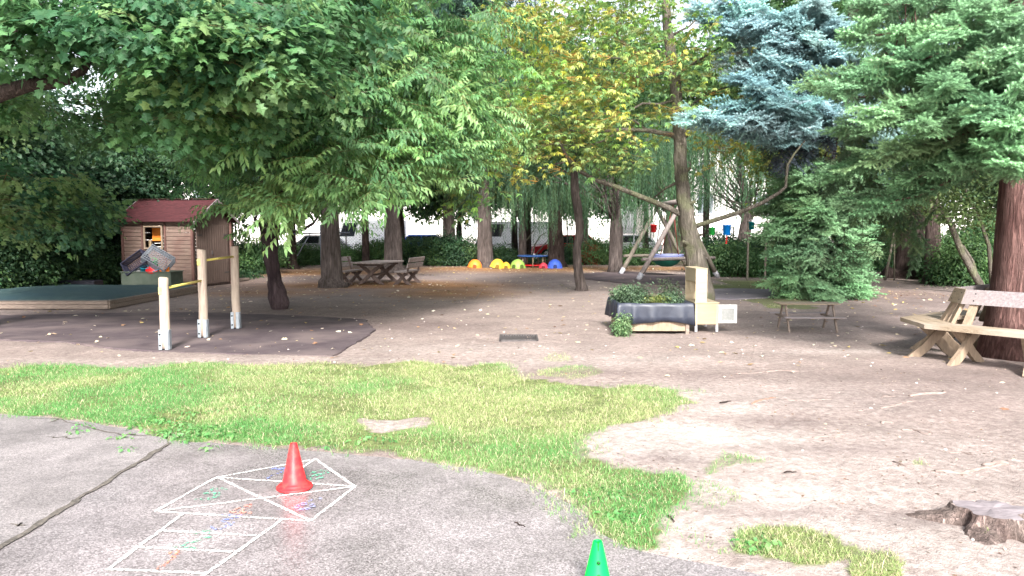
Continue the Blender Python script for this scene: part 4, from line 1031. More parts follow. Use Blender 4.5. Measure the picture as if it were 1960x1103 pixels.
MB().tube([(.6 * cos(2 * pi * k / 24), .6 * sin(2 * pi * k / 24), .1) for k in range(25)], .03, 8, cap=False).build('lower_rail', M['redplastic'], r)

# ---- hanging buckets
def bucket(loc, top, mat, label, s=1.0):
    r = empty('hanging_bucket', loc, label, 'bucket', group='coloured buckets hanging from the trees')
    MB().lathe([(.001, 0), (.09 * s, 0), (.105 * s, .24 * s), (.115 * s, .24 * s), (.115 * s, .26 * s), (.1 * s, .26 * s), (.085 * s, .02), (.001, .02)], n=22).build('bucket_body', mat, r)
    b = MB().tube([(.11 * s * cos(a), 0, .25 * s + .08 * s * sin(a)) for a in np.linspace(0, pi, 9)], .007, 6); b.build('handle', M['greypl'], r)
    t = Vector(top) - Vector(loc); MB().tube([(0, 0, .33 * s), t], .007, 6).build('string', M['white'], r)
bk = P(1391, 450, 18.3); bucket(bk, P(1391, 418, 18.3), M['bblue'], 'blue bucket hanging below the long right-hand tree branch', .95)
bk2 = P(1363, 450, 18.6); bucket(bk2, P(1364, 424, 18.4), M['bgreen'], 'green bucket hanging just left of the blue one', .72)
bk3 = P(1251, 445, 27.6); bucket(bk3, P(1250, 400, 27.6), M['redplastic'], 'red bucket hanging between willow and nest swing', 1.1)
bk4 = P(1438, 440, 26); bucket(bk4, P(1438, 425, 26), M['teal'], 'teal bucket hanging on the small wooden rack by the white house', 1.05)
b = MB(); q = P(1391, 452, 18.3); pts = [q, P(1390, 468, 18.3)]
rr = MB()
for k in range(5): rr.tube([pts[0].lerp(pts[1], k / 5), pts[0].lerp(pts[1], (k + .5) / 5)], .022, 8)
tag(rr.build('striped_tail', M['redplastic']), 'red and white striped tail dangling below the blue bucket', 'ornament')
# rack
r = empty('wooden_rack', (GX(1448, 26), 26, 0), 'small dark rack with a crossbar holding the teal bucket', 'rack')
for x in (-.31, .31): MB().box((x, 0, 1.04), (.06, .06, 2.08), None, .005).build('post', M['logdark'], r)
MB().box((0, 0, 1.96), (.56, .05, .05), None, .004).build('crossbar', M['logdark'], r)

# ---- boundary fence with posts and wire
r = empty('wire_fence', (0, 40.5, 0), 'dark chain-link boundary fence behind the trees', 'fence')
xsf = list(np.arange(-24, 25, 3.0)) 
for x in xsf: MB().tube([(x, 0, -.1), (x, 0, 1.95)], .035, 8).build('post', M['iron'], r)
b = MB()
for z in (.1, 1.0, 1.88): b.tube([(-24, 0, z), (24, 0, z)], .01, 5)
b.build('rail_wire', M['iron'], r)
b = MB(); st = .16
for k in range(int(48 / st)):
    x = -24 + k * st
    for s in (-1, 1):
        xa_ = x + (0 if s > 0 else 1.8); xb_ = x + (1.8 if s > 0 else 0)
        a = Vector((xa_, .01 * s, .08)); c = Vector((xb_, .01 * s, 1.88)); w = Vector((.004, 0, 0)); b.add([a - w, a + w, c + w, c - w], [(0, 1, 2, 3)])
o = b.build('mesh_wire', M['iron'], r, False)
# goal-like grey metal frame
r = empty('metal_frame', (GX(616, 29), 29, 0), 'grey steel post with a crossbar and braces left of the thick pine trunk', 'post')
MB().tube([(0, 0, 0), (0, 0, 1.98)], .055, 12).build('upright', M['steelgrey'], r)
MB().tube([(-1.1, 0, 1.62), (1.1, 0, 1.66)], .03, 8).tube([(-1.1, 0, 1.76), (.0, 0, 1.78)], .015, 8).build('crossbar', M['steelgrey'], r)
MB().tube([(0, 0, 1.3), (.5, 0, 1.0)], .02, 8).tube([(-.95, 0, .75), (-.45, 0, 1.6)], .02, 8).build('brace', M['steelgrey'], r)

# ---- street, building, cars
tag(MB().prism([(-200, 43), (200, 43), (200, 57), (-200, 57)], -.1, .03).build('street', mk('street_surface', (.4, .39, .39), (.5, .49, .48), 3, .8, .2)), kind='structure')
def house(name, x0, x1, y, h, label, mat, wins, d=8):
    r = empty(name, ((x0 + x1) / 2, y, 0), label, 'building'); hw = (x1 - x0) / 2
    # facade with real window openings
    xs_ = sorted(set([-hw, hw] + [w[0] - w[2] / 2 for w in wins] + [w[0] + w[2] / 2 for w in wins])); zs_ = sorted(set([0, h] + [w[1] for w in wins] + [w[1] + w[3] for w in wins]))
    b = MB()
    for i in range(len(xs_) - 1):
        for j in range(len(zs_) - 1):
            cx, cz = (xs_[i] + xs_[i + 1]) / 2, (zs_[j] + zs_[j + 1]) / 2
            if any(abs(cx - w[0]) < w[2] / 2 and w[1] < cz < w[1] + w[3] for w in wins): continue
            b.add([(xs_[i], 0, zs_[j]), (xs_[i + 1], 0, zs_[j]), (xs_[i + 1], 0, zs_[j + 1]), (xs_[i], 0, zs_[j + 1])], [(0, 1, 2, 3)])
    for w in wins:
        xa, xb, za, zb = w[0] - w[2] / 2, w[0] + w[2] / 2, w[1], w[1] + w[3]
        b.add([(xa, 0, za), (xb, 0, za), (xb, 0, zb), (xa, 0, zb), (xa, .2, za), (xb, .2, za), (xb, .2, zb), (xa, .2, zb)], [(0, 1, 5, 4), (1, 2, 6, 5), (2, 3, 7, 6), (3, 0, 4, 7)])
    b.add([(-hw, 0, 0), (-hw, d, 0), (-hw, d, h), (-hw, 0, h), (hw, 0, 0), (hw, d, 0), (hw, d, h), (hw, 0, h)], [(0, 1, 2, 3), (4, 7, 6, 5), (1, 5, 6, 2)])
    b.build('wall', mat, r, False)
    for w in wins:
        f = MB(); xa, xb, za, zb = w[0] - w[2] / 2, w[0] + w[2] / 2, w[1], w[1] + w[3]
        for x in (xa + .04, w[0], xb - .04): f.box((x, .16, (za + zb) / 2), (.08, .06, zb - za))
        for z in (za + .04, zb - .04): f.box((w[0], .155, z), (xb - xa, .05, .08))
        wf = f.build('window', M['white'], r)
        MB().add([(xa, .18, za), (xb, .18, za), (xb, .18, zb), (xa, .18, zb)], [(0, 1, 2, 3)]).build('pane', M['winglass'], wf)
        MB().box((w[0], -.06, za - .04), (xb - xa + .2, .16, .06)).build('sill', M['white'], wf)
    rf = MB().prism([(-.5, h), (d + .5, h), (d / 2, h + 2.6)], -hw - .4, hw + .4, 'x'); rf.build('roof', M['roof'], r)
ww = GX(1457, 58) - 19
house('white_house', 11, 27, 58, 8, 'white plastered house seen behind the hanging buckets', M['plaster'], [(ww - 6 + 6, 3.0, 1.35, 1.65), (ww + 4, 3.0, 1.35, 1.65), (ww - 4.4, 3.0, 1.35, 1.65), (ww, 5.6, 1.35, 1.5), (ww + 4, 5.6, 1.35, 1.5), (ww - 4.4, 5.6, 1.35, 1.5)])
house('long_white_building', -34, 8, 60, 7, 'long pale building across the street behind the pines', M['plaster'], [(-17, 3.6, 1.3, 1.5), (-12, 3.6, 1.3, 1.5), (-2, 3.6, 1.3, 1.5), (4, 3.6, 1.3, 1.5), (9, 3.6, 1.3, 1.5), (16, 3.6, 1.3, 1.5)])
house('pale_house', 30, 50, 60, 7, 'pale house glimpsed behind the bushes right of the fir', M['plaster'], [(-5, 3.2, 1.3, 1.5), (0, 3.2, 1.3, 1.5), (5, 3.2, 1.3, 1.5)])
def car(x, y, mat, label, cat='car', L_=4.2, h=1.45, van=False, rz=0):
    r = empty('parked_car' if not van else 'parked_van', (x, y, .03), label, cat, rz=rz, group='vehicles parked beyond the fence')
    w = .86; hl = L_ / 2
    prof_ = [(-hl, .35), (-hl + .05, .75), (-hl + .9, .92), (hl - .5, .95), (hl, .8), (hl, .35)] if not van else [(-hl, .35), (-hl + .02, 1.0), (-hl + .5, 1.2), (hl, 1.25), (hl, .35)]
    cab = [(-hl + 1.0, .9), (-hl + 1.6, h), (hl - .9, h), (hl - .3, .93)] if not van else [(-hl + .5, 1.18), (-hl + .95, h), (hl - .02, h), (hl - .02, 1.2)]
    b = MB(); b.prism(prof_, -w, w, 'y'); n = len(cab)
    vs = [(p[0], -w * (.97 if p[1] < 1 or van else .8), p[1]) for p in cab] + [(p[0], w * (.97 if p[1] < 1 or van else .8), p[1]) for p in cab]
    b.add(vs, [tuple(range(n)), tuple(range(2 * n - 1, n - 1, -1))] + [(i, (i + 1) % n, n + (i + 1) % n, n + i) for i in range(n)])
    bd = b.build('car_body', mat, r)
    g = MB()
    def lerp2(p, q, t): return (p[0] + (q[0] - p[0]) * t, p[1] + (q[1] - p[1]) * t)
    top0, top1, b0, b1 = cab[1], cab[2], cab[0], cab[3]
    for s in (-1, 1):
        for (ua, ub) in (((.06, .47), (.51, .94)) if not van else ((.04, .25),)):
            q = []
            for (u, v) in ((ua, .12), (ub, .12), (ub, .85), (ua, .85)):
                lo = lerp2(b0, b1, u); hi = lerp2(top0, top1, u); p = lerp2(lo, hi, v); yy = w * (.97 - (.17 * v if not van else 0)) + .006
                q.append((p[0], s * yy, p[1]))
            g.add(q, [(0, 1, 2, 3)])
    q = [(lerp2(b0, top0, v)[0] - .008, y_ * w, lerp2(b0, top0, v)[1]) for v, y_ in ((.1, -.85), (.1, .85), (.9, .72), (.9, -.72))]; g.add(q, [(0, 1, 2, 3)])
    g.build('window', M['carglass'], r, False)
    for xx in (-hl + .75, hl - .75):
        for s in (-1, 1):
            wh = MB().lathe([(.001, -.1), (.31, -.1), (.33, -.07), (.33, .07), (.31, .1), (.001, .1)], (xx, s * (w - .05), .3), 20, Matrix.Rotation(pi / 2, 3, 'X')).build('wheel', M['tyre'], r)
            MB().lathe([(.001, .012), (.2, .01), (.21, 0)], (xx, s * (w + .052), .3), 16, Matrix.Rotation(-s * pi / 2, 3, 'X')).build('rim', M['silver'], wh)
    for s in (-1, 1): MB().box((-hl + .02, s * .6, .68), (.08, .3, .12), None, .02).build('headlight', M['white'], r)
car(GX(600, 44) , 44.5, M['silver'], 'silver car parked beyond the fence left of the pine', rz=.15)
car(GX(1085, 45), 45, M['carred'], 'red car parked beyond the fence behind the slim leaning tree', rz=.1)
car(GX(800, 48), 48, M['carblue'], 'bright blue car parked beyond the fence right of the picnic set')
car(GX(700, 49), 50.5, M['carwhite'], 'white van parked beyond the fence above the picnic table', 'van', 5.2, 2.4, True)
car(GX(985, 49), 50, M['carwhite'], 'white van parked beyond the fence above the lime dome', 'van', 5.2, 2.3, True)
car(GX(1200, 49), 49, M['carwhite'], 'white car parked beyond the fence left of the nest swing')

# ================================================================ vegetation
def rotz(a):
    c, s = np.cos(a), np.sin(a); return np.array([[c, -s, 0], [s, c, 0], [0, 0, 1.]])
def rotx(a):
    c, s = np.cos(a), np.sin(a); return np.array([[1., 0, 0], [0, c, -s], [0, s, c]])
def roty(a):
    c, s = np.cos(a), np.sin(a); return np.array([[c, 0, s], [0, 1., 0], [-s, 0, c]])
def basis(d, up=(0, 0, 1), roll=0.0):
    d = np.asarray(d, float); d = d / (np.linalg.norm(d) + 1e-9); u = np.asarray(up, float)
    y = np.cross(u, d); n = np.linalg.norm(y)
    if n < 1e-3: y = np.array([0, 1., 0]); n = 1
    y = y / n; z = np.cross(d, y)
    B = np.stack([d, y, z], 1)
    return B @ rotx(roll) if roll else B
class Tm:
    def __init__(s): s.V = []; s.T = []; s.C = []; s.n = 0
    def add(s, V, T, c):
        V = np.asarray(V, float); s.V.append(V); s.T.append(np.asarray(T) + s.n); s.C.append(np.tile(np.asarray(c, float), (len(V), 1))); s.n += len(V)
    def fin(s): return np.concatenate(s.V), np.concatenate(s.T), np.concatenate(s.C)
def leafv(L_, w, fold=.15, droop=.15):
    V = np.array([(0, 0, 0), (.5 * L_, 0, .02 * L_), (.42 * L_, w / 2, fold * w), (.42 * L_, -w / 2, fold * w), (L_, 0, -droop * L_)]); T = np.array([(0, 1, 2), (0, 3, 1), (1, 4, 2), (1, 3, 4)]); return V, T
_mp = [(0, .0), (.02, .38), (.28, .27), (.5, .54), (.62, .26), (1.0, .0)]
def maplev(s):
    pts = [(0, 0)] + [(a, b) for a, b in _mp[1:-1]] + [(1, 0)] + [(a, -b) for a, b in reversed(_mp[1:-1])]
    V = [(.45 * s, 0, .03 * s)] + [(p[0] * s, p[1] * s, -.10 * s * (abs(p[1]) * 1.6 + p[0] * .6)) for p in pts]; n = len(pts)
    return np.array(V), np.array([(0, i + 1, (i + 1) % n + 1) for i in range(n)])
def stem(t, a, b, w, c):
    a = np.asarray(a, float); b = np.asarray(b, float); t.add([a + (0, 0, w), a + (0, w, -w * .5), a + (0, -w, -w * .5), b], [(0, 1, 3), (1, 2, 3), (2, 0, 3)], c)
rg = np.random.default_rng(77)
def jc(a=.18): 
    k = 1 + rg.uniform(-a, a); return np.array([k * (1 + rg.uniform(-.08, .12)), k, k * (1 + rg.uniform(-.12, .08))])
BR = (1.2, .55, .6)
def t_cherry():
    t = Tm(); 
    def twig(o, d, L_):
        d = np.array(d, float); d /= np.linalg.norm(d); n = int(L_ / .04)
        for k in range(1, n + 1):
            u = k / n; p = o + d * L_ * u + np.array([0, 0, -.10 * u * u * L_])
            s = 1 if k % 2 else -1; side = np.cross((0, 0, 1), d) * s
            dr = d * (.5 + .5 * u) + side * rg.uniform(.3, .8) + np.array([0, 0, -rg.uniform(.45, 1.1)])
            V, T = leafv(rg.uniform(.1, .155), rg.uniform(.038, .05), .2, .18); B = basis(dr, roll=rg.uniform(-.5, .5)); t.add(V @ B.T + p, T, jc(.25))
        stem(t, o, o + d * L_ + (0, 0, -.1 * L_), .005, BR)
    twig(np.zeros(3), (1, 0, 0), .9)
    for s in (-1, 1):
        for x in (.15, .42): twig(np.array([x, 0, 0]), (.75, s * .65, rg.uniform(-.1, .15)), rg.uniform(.4, .6))
    return t.fin()
def t_maple():
    t = Tm()
    for k in range(40):
        r_ = rg.uniform(.05, .55) ; a = rg.uniform(-1.5, 1.5); p = np.array([r_ * cos(a) * 1.1 + .1, r_ * sin(a), -.25 * r_ + rg.uniform(-.1, .08)])
        dr = np.array([cos(a) + .2, sin(a), -rg.uniform(.2, 1.3)]); V, T = maplev(rg.uniform(.075, .135)); B = basis(dr, roll=rg.uniform(-.6, .6)); t.add(V @ B.T + p, T, jc(.22))
    stem(t, (-.1, 0, 0), (.5, .1, -.1), .006, BR); stem(t, (0, 0, 0), (.35, -.3, -.1), .005, BR); stem(t, (0, 0, 0), (.3, .35, -.05), .005, BR)
    return t.fin()
def t_chestnut():
    t = Tm()
    for k in range(7):
        p = np.array([rg.uniform(0, .6), rg.uniform(-.3, .3), rg.uniform(-.12, .1)]); a0 = rg.uniform(-3, 3); u = rg.random()
        c = (1, 1, 1) if u < .5 else ((1.2, 1.12, .95) if u < .78 else ((1.6, 1.45, .85) if u < .98 else (1.7, 1.15, .8)))
        for j in range(5):
            a = a0 + (j - 2) * .62; dr = np.array([cos(a), sin(a), -rg.uniform(.1, .8)])
            V, T = leafv(rg.uniform(.09, .145), rg.uniform(.035, .05), .15, .25); t.add(V @ basis(dr, roll=rg.uniform(-.4, .4)).T + p, T, jc(.2) * c)
        stem(t, p * .2, p, .004, (1.6, .8, .7))
    return t.fin()
def t_willow():
    t = Tm()
    for j in range(4):
        o = np.array([rg.uniform(-.3, .3), rg.uniform(-.3, .3), 0]); L_ = rg.uniform(1.0, 1.9); sw = rg.uniform(-.1, .1, 2); n = int(L_ / .05)
        for k in range(n):
            u = k / n; p = o + np.array([sw[0] * u * u, sw[1] * u * u, -L_ * u]); a = rg.uniform(0, 6.3)
            V, T = leafv(rg.uniform(.09, .14), .022, .1, .1); t.add(V @ basis((cos(a) * .5, sin(a) * .5, -1), up=(sin(a), cos(a), 0)).T + p, T, jc(.3))
        V = np.array([o + (-.004, 0, 0), o + (.004, 0, 0), o + (sw[0], sw[1], -L_)]); t.add(V, [(0, 1, 2)], (1.2, .9, .7))
    return t.fin()
def t_clump(n=30, L_=.13, w=.07, R_=.42, flat=.6):
    t = Tm()
    for k in range(n):
        a = rg.uniform(0, 6.3); r_ = R_ * rg.random() ** .5; p = np.array([r_ * cos(a), r_ * sin(a), rg.uniform(-R_, R_) * flat * .6])
        dr = np.array([cos(a), sin(a), -rg.uniform(-.2, 1.2)]); V, T = leafv(L_ * rg.uniform(.7, 1.3), w * rg.uniform(.8, 1.2), .12, .15); t.add(V @ basis(dr, roll=rg.uniform(-.9, .9)).T + p, T, jc(.3))
    return t.fin()
def needles(t, a, b, step, ln, wd, c0, c1, fwd=.55):
    a = np.asarray(a, float); b = np.asarray(b, float); d = b - a; L_ = np.linalg.norm(d); d = d / L_; B = basis(d); n = max(3, int(L_ / step)); Vs = []; 
    for k in range(n):
        u = (k + .5) / n; p = a + d * L_ * u
        for ang in (rg.uniform(-.3, .3), pi + rg.uniform(-.3, .3), pi / 2 + rg.uniform(-.7, .7), -pi / 2 + rg.uniform(-.6, .6)):
            q = B @ np.array([fwd, cos(ang), sin(ang)]); q /= np.linalg.norm(q); s = np.cross(q, d); s /= (np.linalg.norm(s) + 1e-6)
            l_ = ln * rg.uniform(.75, 1.15) * (1 if u < .85 else .8)
            Vs += [p - s * wd, p + s * wd, p + q * l_]
    V = np.array(Vs); T = np.arange(len(V)).reshape(-1, 3); t.V.append(V); t.T.append(T + t.n); t.n += len(V)
    u = np.repeat(rg.uniform(.85, 1.15, len(T)), 3)[:, None]; c = np.array(c0) * u; t.C.append(c)
    V = np.array([a + B @ np.array([0, .004, 0]), a - B @ np.array([0, .004, 0]), b]); t.add(V, [(0, 1, 2)], (1.2, .6, .6))
def t_frond(L_=.75, step=.013, ln=.034, wd=.0045, tip=1.3, old=.62):
    t = Tm(); t_ = []
    n = 7
    ax = lambda u: np.array([L_ * u, 0, -.05 * L_ * sin(u * 2.2) + .04 * u * u * L_])
    for k in range(4):
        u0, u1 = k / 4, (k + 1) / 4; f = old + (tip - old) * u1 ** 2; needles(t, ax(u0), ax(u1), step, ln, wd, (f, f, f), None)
    for k in range(1, n):
        u = k / n
        for s in (-1, 1):
            l_ = (.55 - .38 * abs(u - .25) - .25 * u) * L_ * rg.uniform(.75, 1.1)
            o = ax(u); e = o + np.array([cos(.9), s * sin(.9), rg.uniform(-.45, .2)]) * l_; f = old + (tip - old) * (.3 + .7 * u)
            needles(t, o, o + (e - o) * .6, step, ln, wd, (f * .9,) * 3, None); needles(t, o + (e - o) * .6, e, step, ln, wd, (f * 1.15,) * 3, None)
            if l_ > .16:
                for s2 in (-1, 1):
                    o2 = o + (e - o) * .45; e2 = o2 + np.array([cos(.9 * s + s2 * .75), sin(.9 * s + s2 * .75), -.12]) * l_ * .38; needles(t, o2, e2, step, ln, wd, (f * 1.05,) * 3, None)
    return t.fin()
def t_pine():
    t = Tm()
    for k in range(9):
        o = rg.normal(0, .22, 3) * (1, 1, .6); d = o / np.linalg.norm(o) + (0, 0, .5); B = basis(d)
        Vs = []
        for j in range(26):
            a = rg.uniform(0, 6.3); q = B @ np.array([rg.uniform(.2, 1), cos(a), sin(a)]); q /= np.linalg.norm(q); s = np.cross(q, (0.3, .2, 1)); s /= np.linalg.norm(s)
            Vs += [o - s * .007, o + s * .007, o + q * rg.uniform(.12, .19)]
        V = np.array(Vs); T_ = np.arange(len(V)).reshape(-1, 3); t.add(V, T_, jc(.25))
    return t.fin()
TPL = {'cherry': [t_cherry() for _ in range(4)], 'maple': [t_maple() for _ in range(4)], 'chestnut': [t_chestnut() for _ in range(5)], 'willow': [t_willow() for _ in range(4)],
       'dark': [t_clump() for _ in range(4)], 'small': [t_clump(34, .07, .04, .3) for _ in range(3)], 'herb': [t_clump(30, .035, .018, .09, 1.5) for _ in range(3)],
       'fir': [t_frond() for _ in range(4)], 'blue': [t_frond(.7, .015, .034, .005, 1.25, .7) for _ in range(3)], 'pine': [t_pine() for _ in range(3)], 'far': [t_clump(24, .2, .12, .55) for _ in range(3)]}
def instance(name, kind, tr, mat, parent=None, flatn=False):
    """tr: list of (R 3x3, t 3, s, colour 3)"""
    tpl = TPL[kind]; ch = RNG.integers(0, len(tpl), len(tr)); Vs = []; Ts = []; Cs = []; off = 0
    Rm = np.array([a[0] for a in tr]); tt = np.array([a[1] for a in tr]); ss = np.array([a[2] for a in tr]); cc = np.array([a[3] for a in tr])
    for k, (V, T, C) in enumerate(tpl):
        m = np.where(ch == k)[0]
        if not len(m): continue
        W = np.einsum('nij,vj->nvi', Rm[m] * ss[m][:, None, None], V) + tt[m][:, None, :]
        Vs.append(W.reshape(-1, 3)); Ts.append((T[None] + (np.arange(len(m)) * len(V))[:, None, None] + off).reshape(-1, 3)); Cs.append((C[None] * cc[m][:, None, :]).reshape(-1, 3)); off += len(m) * len(V)
    return np_mesh(name, np.concatenate(Vs), np.concatenate(Ts), mat, False, attrs={'tint': np.clip(np.concatenate(Cs), 0, 1)}, parent=parent)
def pal(cols, k=None, j=.15):
    c = np.array(cols[RNG.integers(0, len(cols))] if k is None else cols[k]); return c * (1 + RNG.uniform(-j, j)) * (1 + RNG.uniform(-.06, .06, 3))
def limb(mb, a, b, r0, r1, bend=.3, n=7, sides=6, sag=0.0):
    a = Vector(a); b = Vector(b); L_ = (b - a).length; j = Vector((random.uniform(-1, 1), random.uniform(-1, 1), random.uniform(-.3, .6))) * L_ * bend * .3
    pts = []
    for k in range(n + 1):
        u = k / n; p = a.lerp(b, u) + j * sin(pi * u) + Vector((random.uniform(-1, 1), random.uniform(-1, 1), random.uniform(-1, 1))) * L_ * .012 * (0 < k < n)
        p.z += sag * sin(pi * u) * L_; pts.append(p)
    mb.tube(pts, [r0 + (r1 - r0) * (k / n) ** .8 for k in range(n + 1)], sides, cap=False, wob=.06); return pts
def clusters(c, r, n, inner=.55, zlo=None, zhi=None, flat=None):
    out = []
    while len(out) < n:
        v = RNG.normal(0, 1, 3); v /= np.linalg.norm(v); k = inner + (1 - inner) * RNG.random() ** .7
        p = np.array(c) + v * np.array(r) * k
        if zlo is not None and p[2] < zlo: continue
        if zhi is not None and p[2] > zhi: continue
        out.append(p)
    return out
def sprays(cl, axis, kind, k, rc, thick, cols, pitch=(-.35, .15), scale=(.8, 1.2), yaw=.9, bycluster=True):
    tr = []
    for c in cl:
        base = pal(cols, None, .18)
        for _ in range(k):
            o = RNG.normal(0, 1, 3) * np.array([rc, rc, thick]); p = c + o
            out = p[:2] - np.array(axis[:2]); a = math.atan2(out[1], out[0]) + RNG.normal(0, yaw)
            col = base * (1 + RNG.uniform(-.1, .1)) if bycluster else pal(cols)
            tr.append((rotz(a) @ roty(-RNG.uniform(*pitch)) @ rotx(RNG.normal(0, .45)), p, RNG.uniform(*scale), col))
    return tr
def tree(label, base, trunk_pts, trunk_r, cl, axis, kind, k, rc, thick, cols, bark, mat='leaf', name='tree', group=None, nl=16, extra=None, lr=.05, cat='tree', **kw):
    r = empty(name, base, label, cat, group=group); B0 = Vector(base)
    mb = MB(); tp = [Vector(p) - B0 for p in trunk_pts]
    # densify trunk
    dp = []; dr = []
    for i in range(len(tp) - 1):
        m = 3
        for q in range(m): dp.append(tp[i].lerp(tp[i + 1], q / m) + Vector((random.uniform(-1, 1), random.uniform(-1, 1), 0)) * trunk_r[i] * .08); dr.append(trunk_r[i] + (trunk_r[i + 1] - trunk_r[i]) * q / m)
    dp.append(tp[-1]); dr.append(trunk_r[-1]); mb.tube(dp, dr, 20, wob=.12)
    if nl and cl:
        sel = [cl[i] for i in RNG.permutation(len(cl))[:nl]]
        for c in sel:
            c_ = Vector(c) - B0; hd = (c_.xy - dp[len(dp) // 2].xy).length; zt = max(dp[0].z + .25 * dp[-1].z, c_.z - hd * .45)
            j = min(range(len(dp)), key=lambda i: abs(dp[i].z - zt)); limb(mb, dp[j], c_, min(dr[j] * .5, lr), .008, .25)
    if extra: extra(mb, B0)
    mb.build('trunk', M[bark], r)
    tr = sprays([np.array(c) - np.array(base) for c in cl], np.array(axis) - np.array(base), kind, k, rc, thick, cols, **kw)
    if tr: instance('crown', kind, tr, M[mat], r)
    return r
C_CH = [(.15, .3, .11), (.11, .24, .1), (.2, .34, .13), (.09, .19, .08)]
C_MP = [(.07, .165, .07), (.09, .2, .08), (.05, .13, .06), (.15, .25, .1), (.075, .17, .07)]
C_DK = [(.042, .095, .048), (.055, .12, .055), (.032, .075, .042), (.08, .15, .055)]
C_MD = [(.08, .16, .065), (.1, .19, .07), (.06, .13, .055)]
C_YL = [(.19, .3, .11), (.14, .26, .1), (.28, .35, .12), (.17, .29, .11), (.31, .36, .12)]
C_PN = [(.045, .1, .07), (.06, .125, .085), (.04, .085, .06)]
C_WL = [(.07, .15, .08), (.09, .17, .085), (.055, .12, .065)]
C_FR = [(.17, .31, .16), (.2, .35, .18), (.12, .24, .12)]
C_BL = [(.23, .37, .38), (.29, .43, .44), (.16, .28, .3)]

def pj(c): return c[0] / c[1] * FPX + 980, 442 - (c[2] - HC) * FPX / c[1]
# ---- cherry with gnarled trunk
cb = G(530, 591)
cl = clusters((-3.75, 14.7, 4.7), (3.5, 3.3, 3.0), 150, .45, zlo=2.0)
cl = [c for c in cl if pj(c)[1] < (335 if pj(c)[0] > 520 else 290) and not (200 < pj(c)[0] < 460 and pj(c)[1] > 235)]
cl += [np.array(P(px, py, d)) for px, py, d in ((600, 365, 11.6), (540, 372, 11.9), (650, 358, 11.5), (620, 325, 11.8), (478, 388, 15.2), (520, 340, 12.5), (700, 360, 13), (720, 330, 13), (800, 315, 14), (860, 280, 14), (900, 220, 14.5), (760, 275, 12.5), (660, 270, 12), (560, 280, 12), (350, 330, 18.5), (395, 318, 19), (440, 290, 16), (468, 340, 17.5), (860, 240, 14), (790, 240, 13), (480, 280, 13), (610, 230, 12.5), (700, 200, 12.6), (830, 160, 13.6), (850, 90, 14), (640, 120, 13), (750, 110, 13))]
cl = [c for c in cl if not (325 < pj(c)[0] < 462 and pj(c)[1] > 325)]
tree('leafy cherry tree with drooping bright green leaves and a gnarled swollen trunk', tuple(cb), [cb + Vector(v) for v in ((.05, 0, -.1), (.06, 0, .12), (.02, 0, .35), (-.06, .02, .7), (-.1, 0, 1.1), (-.1, -.05, 1.6), (.1, -.3, 2.4), (.7, -1, 3.6), (1.3, -1.6, 5.2), (1.5, -1.9, 7))],
     [.13, .21, .2, .15, .165, .18, .17, .14, .1, .03], cl, (-3.9, 15.2, 4), 'cherry', 9, .42, .2, C_CH, 'bark_cherry', name='cherry_tree', nl=34, pitch=(-.65, .3), yaw=1.2)
# ---- maple on the left, trunk outside the frame
mbase = (-9.6, 12.6, 0)
cl = clusters((-6.6, 11.8, 5.9), (4.2, 3.0, 2.8), 105, .45, zlo=3.0)
def hole(c):
    for (hx_, hy_, rr) in ((130, 150, 55), (250, 175, 60), (70, 190, 60), (190, 140, 40), (30, 160, 40), (300, 200, 30)):
        d = c[1]; px = c[0] / d * FPX + 980; py = 442 - (c[2] - HC) * FPX / d
        if (px - hx_) ** 2 + (py - hy_) ** 2 < (rr + 32) ** 2: return False
    return True
cl += [np.array(P(px, py, d)) for px, py, d in ((20, 30, 9), (60, 20, 9.3), (120, 60, 9.5), (180, 70, 9.6), (230, 100, 9.6), (300, 60, 9.2), (350, 50, 9.0), (410, 90, 9), (450, 130, 9.2), (340, 30, 8.9), (500, 120, 9.6), (480, 60, 9.3), (380, 180, 10), (430, 190, 10), (300, 120, 10), (200, 20, 9.4), (260, 30, 9.4), (540, 90, 10), (350, 240, 11), (420, 240, 11.5), (490, 200, 11), (330, 260, 12), (400, 260, 12.5), (450, 240, 12), (150, 100, 10), (520, 30, 10), (400, 20, 9.2), (310, 270, 13), (380, 265, 14), (30, 60, 9.5))]
cl = [c for c in cl if hole(c) and pj(c)[1] < (300 if pj(c)[0] < 220 else 262)]
cl += [np.array(P(px, py, 14.5)) for px, py in ((40, 370), (80, 385), (110, 400), (135, 412), (10, 350), (0, 390), (-20, 330), (90, 360))]
def mext(mb, B0):
    for pts, r_ in (([P(-60, 205, 9.6), P(0, 180, 9.5), P(55, 163, 9.5), P(100, 160, 9.5), P(135, 152, 9.5), (P(160, 135, 9.5)), P(172, 115, 9.5)], (.12, .1, .085, .075, .06, .05, .03)), ([P(-80, 130, 9.6), P(0, 72, 9.5), P(45, 42, 9.5), P(80, 10, 9.6)], (.16, .14, .1, .06)), ([P(-50, 130, 9.6), P(0, 108, 9.6), P(30, 85, 9.7)], (.08, .07, .03)),
                    ([P(65, 163, 9.5), P(75, 130, 9.6), P(90, 100, 9.7)], (.04, .03, .02)), ([P(60, 165, 9.5), P(110, 130, 9.7), P(140, 115, 9.8), P(165, 122, 9.9)], (.035, .022, .015, .01))):
        mb.tube([p - B0 for p in pts], r_, 9, wob=.05)
    limb(mb, (0, 0, 2.2), P(-60, 205, 9.6) - B0, .2, .12, .1, sides=10); limb(mb, (0, 0, 2.6), P(-80, 130, 9.6) - B0, .22, .16, .1, sides=10)
